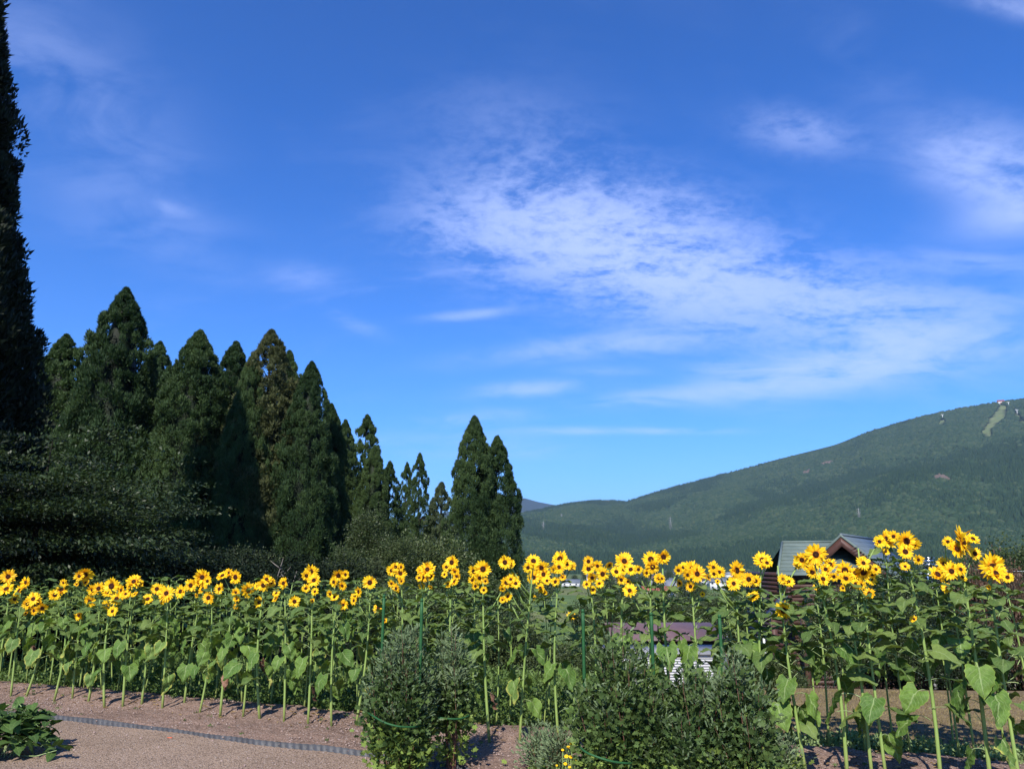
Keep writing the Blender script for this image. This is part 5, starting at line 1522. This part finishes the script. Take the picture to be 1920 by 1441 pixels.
b5 = gp(1400, 1520); mum_bush('bush', b5.x - .06, b5.y, .33, .38, 1.22, 'rightmost tall bush with feathery silver tips', 55, 1.3, .16, .06)
b6 = gp(1015, 1450); mum_bush('bush', b6.x, b6.y, .20, .2, .42, 'low silvery seedling bush in the gap between tall bushes', 56, 1.1, .9, .05)
b7 = gp(1060, 1470); mum_bush('bush', b7.x - .04, b7.y, .14, .15, .55, 'small grey leafed sprig standing left of the full dark bush', 57, 1.2, .8, .05)
b8 = gp(1455, 1470); mum_bush('bush', b8.x + .02, b8.y, .15, .15, .45, 'small bush at the right foot of the rightmost tall bush', 58, 1.2, .5, .05)
def stake(px, py_top, px_b, y, label):
    tp = at_y(px, py_top, y)
    b = MB(); e = empty('garden_stake', (tp.x, y, 0), 0, label, 'stake', 'green garden stakes')
    pts = [(0, 0, -.1)] + [(0, 0, tp.z * i / 14) for i in range(1, 15)]
    b.tube(pts, [.0150 + .0015 * (i % 2) for i in range(15)], 8).build('pole', M['stake'], e, smooth=True)
    MB().tube([(0, 0, tp.z - .0), (0, 0, tp.z + .02), (0, 0, tp.z + .028)], [.0165, .0165, .006], 8).build('cap', M['stake'], e, smooth=True)
    return tp
stake(720, 1119, 0, 8.3, 'leftmost green stake rising from the left bush')
s2 = stake(791, 1127, 0, 7.85, 'tall green stake running down in front of the two left bushes')
stake(1093, 1147, 0, 7.5, 'green stake at the left end of the full dark bush')
stake(1221, 1153, 0, 7.5, 'green stake before the white sheet shed')
stake(1349, 1157, 0, 7.5, 'green stake between shed and log cabin')
def hoop(pxs, y0, label, dy):
    pts = []
    n = len(pxs)
    P0 = [at_y(px, py, y0 + dy * (2 * k / (n - 1) - 1) ** 2) for k, (px, py) in enumerate(pxs)]
    out_ = []
    for k in range(n - 1):
        for s in range(5):
            t_ = s / 5
            a, b_, c, d_ = P0[max(k - 1, 0)], P0[k], P0[k + 1], P0[min(k + 2, n - 1)]
            out_.append(.5 * ((2 * b_) + (-a + c) * t_ + (2 * a - 5 * b_ + 4 * c - d_) * t_ ** 2 + (-a + 3 * b_ - 3 * c + d_) * t_ ** 3))
    out_.append(P0[-1])
    tag(MB().tube(out_, .009, 7).build('plant_hoop', M['stake'], smooth=True), label, 'plant hoop', 'green plant hoops')
hoop([(690, 1335), (702, 1343), (722, 1354), (748, 1361), (775, 1362), (792, 1360)], 7.55, 'green hoop tied round the left bush', .25)
hoop([(785, 1333), (800, 1341), (825, 1345), (848, 1347), (866, 1346), (880, 1340)], 7.95, 'green hoop round the slim bush with bare stems', .2)
hoop([(1088, 1400), (1100, 1410), (1125, 1420), (1150, 1427), (1175, 1430), (1190, 1430)], 6.6, 'bowed green hoop at the foot of the full dark bush', .2)
# marigolds
mf = []
for k, (px, py, s) in enumerate([(1072, 1393, .03), (1066, 1400, .028), (1062, 1417, .03), (1070, 1418, .026), (1078, 1427, .034), (1086, 1427, .034), (1060, 1431, .026), (1068, 1437, .02), (1044, 1434, .016), (1055, 1405, .02)]):
    p = at_y(px, py, 7.2); s *= .62
    e = empty('marigold', (p.x, p.y, .03), 0, ['upper', 'upper', 'middle', 'middle', 'lower', 'lower', 'lower', 'lowest', 'leftmost tiny', 'upper orange'][k] + ' yellow garden flower at the foot of the full dark bush', 'flower', 'yellow flowers by the bush')
    MB().tube([(0, .03, 0), (0, .02, p.z * .6), (0, 0, p.z - .03)], .003, 4).build('stem', M['stem'], e)
    V = []; Q = []
    for ring in range(3):
        for j in range(9):
            a = 2 * math.pi * (j + ring * .4) / 9; o = len(V); rr0, rr1 = s * .15, s * (1 - .25 * ring); zz_ = ring * s * .22
            for (rd_, w, z_) in ((rr0, .25, zz_), (rr1 * .7, .32, zz_ + s * .12), (rr1, .18, zz_ + s * .02)):
                for sg in (-1, 1): V.append((rd_ * math.cos(a) - sg * w * s * math.sin(a), rd_ * math.sin(a) + sg * w * s * math.cos(a), z_))
            Q += [(o, o + 1, o + 3, o + 2), (o + 2, o + 3, o + 5, o + 4)]
    f = Vector((random.uniform(-.2, .2), -.6, .8))
    me = mesh_np('petals', V, np.array(Q), M['petal'], uv=[(.9, 0)] * len(V))
    link('petals', me, e, loc=(0, 0, p.z - .03), rot=f.to_track_quat('Z', 'Y').to_euler())

# ---- broad-leaved bush at bottom left: every leaf its own part
c = gp(10, 1410)
e = empty('leafy_bush', (c.x - .05, c.y, 0), 0, 'low bush of broad bright leaves at the bottom left corner of the path', 'bush')
BL = []
for s in range(6):
    r = random.Random(s)
    BL.append(leaf_mesh('leaf', [M['broadbush'], M['petiole']], .135 * r.uniform(.85, 1.15), .095 * r.uniform(.85, 1.15), .03, 30, r.uniform(-5, -25), r.uniform(-35, -60), nu=6, nv=5, wav=.004, seed=s))
r = random.Random(4)
sb = MB()
cnt = 0
for s in range(48):
    a = r.uniform(0, 6.28); q = math.sqrt(r.random()) ** .8
    tip = Vector((.50 * q * math.cos(a), .46 * q * math.sin(a), .56 * (1 - .6 * q * q) * r.uniform(.7, 1.05)))
    base = Vector((tip.x * .35, tip.y * .35, 0))
    sb.tube([base, base.lerp(tip, .5) + Vector((0, 0, .05)), tip], [.0035, .003, .0015], 3, cap=False)
    for k in range(6):
        if cnt >= 292: break
        t_ = 1 - .09 * k
        p = base.lerp(tip, t_) + Vector((r.uniform(-.05, .05), r.uniform(-.05, .05), 0))
        link('leaf', r.choice(BL), e, loc=p, rot=(r.gauss(0, .3), r.gauss(-.1, .3), r.uniform(0, 6.28)), scale=r.uniform(.9, 1.4)); cnt += 1
sb.build('stems', M['petiole'], e, smooth=True)
pz = Vector((.72, -.22, 0))
for k in range(9):
    link('leaf', r.choice(BL), e, loc=pz + Vector((r.uniform(-.16, .14), r.uniform(-.1, .1), r.uniform(.06, .2))), rot=(r.gauss(0, .3), r.gauss(-.3, .3), r.uniform(0, 6.28)), scale=1.0)
MB().tube([(.3, -.1, .02), (.5, -.2, .04), tuple(pz + Vector((0, 0, .1)))], .004, 4).build('runner', M['petiole'], e)

# ------------------------------------------------------------------ low growth behind the row
def strip(name, x0, x1, o0, o1, n, h, leaf, mat, label, cat, seed, per=26, zf=None, clump=True, up=.5):
    r = np.random.default_rng(seed)
    x = r.uniform(x0, x1, n); o = r.uniform(o0, o1, n)
    y = np.array([row_y(a) for a in x]) + o
    den = fbm(x * 1.2, y * 1.5, seed, 3)
    k = den > -.13
    x, y = x[k], y[k]
    z = ground_z(x, y)
    z = np.where(y < np.array([row_y(a, .7) for a in x]), np.maximum(z, .02), z)
    n = len(x)
    hs = h * r.uniform(.45, 1.15, n) * (1 + np.clip(den[k], -.1, .3) * 1.5)
    idx = np.repeat(np.arange(n), per)
    m = len(idx)
    f = r.uniform(0, 1, m)
    P = np.stack([x[idx] + r.normal(0, .05, m) * (1 + f), y[idx] + r.normal(0, .05, m) * (1 + f), z[idx] + hs[idx] * f], -1)
    D = r.normal(0, .7, (m, 3)) + np.array([0, 0, up])
    V, F = leaf_cloud(P, D, leaf[0], leaf[1], False, seed, .1)
    return tag(link(name, mesh_np(name, V, F, mat)), label, cat, kind='stuff')
strip('weeds', -11, -1.5, .55, 1.9, 1500, .17, (.055, .028), M['weed'], 'low green weeds along the back edge of the soil at the left', 'weeds', 61)
strip('weeds', -1.8, 2.6, .55, 2.2, 900, .26, (.05, .024), M['weed'], 'green weeds and grass behind the stems in the middle', 'weeds', 62)
strip('herbs', 2.4, 6.8, .62, 1.15, 420, .13, (.05, .03), M['parsley'], 'pale green herb seedlings in a line behind the right stems', 'herbs', 63, up=.8)
strip('grass_clumps', -12, -3, 1.9, 5.0, 900, .30, (.12, .03), M['weed'], 'rough dark grass below the trees behind the left sunflowers', 'grass', 64)
strip('meadow', -3.5, 1.5, 2.0, 7.0, 900, .28, (.10, .03), M['weed'], 'wild green growth behind the middle of the row', 'grass', 65)
# stray sprouts on soil and path edge
r = np.random.default_rng(77)
n = 90
x = r.uniform(-8.5, 5, n); y = np.array([edge_y(a) + (row_y(a, .4) - edge_y(a)) * q for a, q in zip(x, r.uniform(0, 1, n) ** .6)])
idx = np.repeat(np.arange(n), 14); m = len(idx)
P = np.stack([x[idx] + r.normal(0, .012, m), y[idx] + r.normal(0, .012, m), np.array([bed_z(a, b) for a, b in zip(x, y)])[idx] + r.uniform(0, .02, m)], -1)
V, F = leaf_cloud(P, r.normal(0, .7, (m, 3)) + np.array([0, 0, .6]), .03, .012, False, 78, .1)
tag(link('weed_sprouts', mesh_np('weed_sprouts', V, F, M['weed'])), 'tiny green weed sprouts dotted over the bare soil', 'weeds', kind='stuff')
# dry lawn: short straw blades
n = 60000
r = np.random.default_rng(70)
x = r.uniform(-2.5, 9.5, n); y = np.array([row_y(a) for a in x]) + r.uniform(.9, 6.5, n)
P = np.stack([x, y, ground_z(x, y)], -1)
V, F = leaf_cloud(P, r.normal(0, .6, (n, 3)) + np.array([0, 0, .55]), .045, .008, True, 71)
tag(link('dry_lawn', mesh_np('dry_lawn', V, F, M['grass_dry'])), 'dry straw-coloured lawn beyond the right sunflowers', 'grass', kind='stuff')
# gravel lane and asphalt at the right behind the plants
def lane(name, pts, w, mat, dz):
    V = []; F = []
    for k, (x, y) in enumerate(pts):
        V += [(x, y - w / 2, gz(x, y - w / 2) + dz), (x, y + w / 2, gz(x, y + w / 2) + dz)]
    F = [(2 * k, 2 * k + 2, 2 * k + 3, 2 * k + 1) for k in range(len(pts) - 1)]
    tag(link(name, mesh_np(name, V, np.array(F), mat)), kind='structure')
lane('road', [(x, 15.2 - .12 * (x - 6)) for x in np.linspace(7.2, 14, 12)], 1.6, M['asphalt'], .02)

# ------------------------------------------------------------------ haze
hm = bpy.data.materials.new('thin_haze'); hm.use_nodes = True
ht = hm.node_tree
for n in list(ht.nodes): ht.nodes.remove(n)
ho_ = ht.nodes.new('ShaderNodeOutputMaterial'); hv = ht.nodes.new('ShaderNodeVolumePrincipled')
hv.inputs['Color'].default_value = (.58, .78, 1.0, 1); hv.inputs['Density'].default_value = .000060
hv.inputs['Anisotropy'].default_value = .2
ht.links.new(hv.outputs[0], ho_.inputs['Volume'])
tag(MB().box((-13500, -3600, -60), (13500, 13500, 1100)).build('haze', hm), kind='stuff')
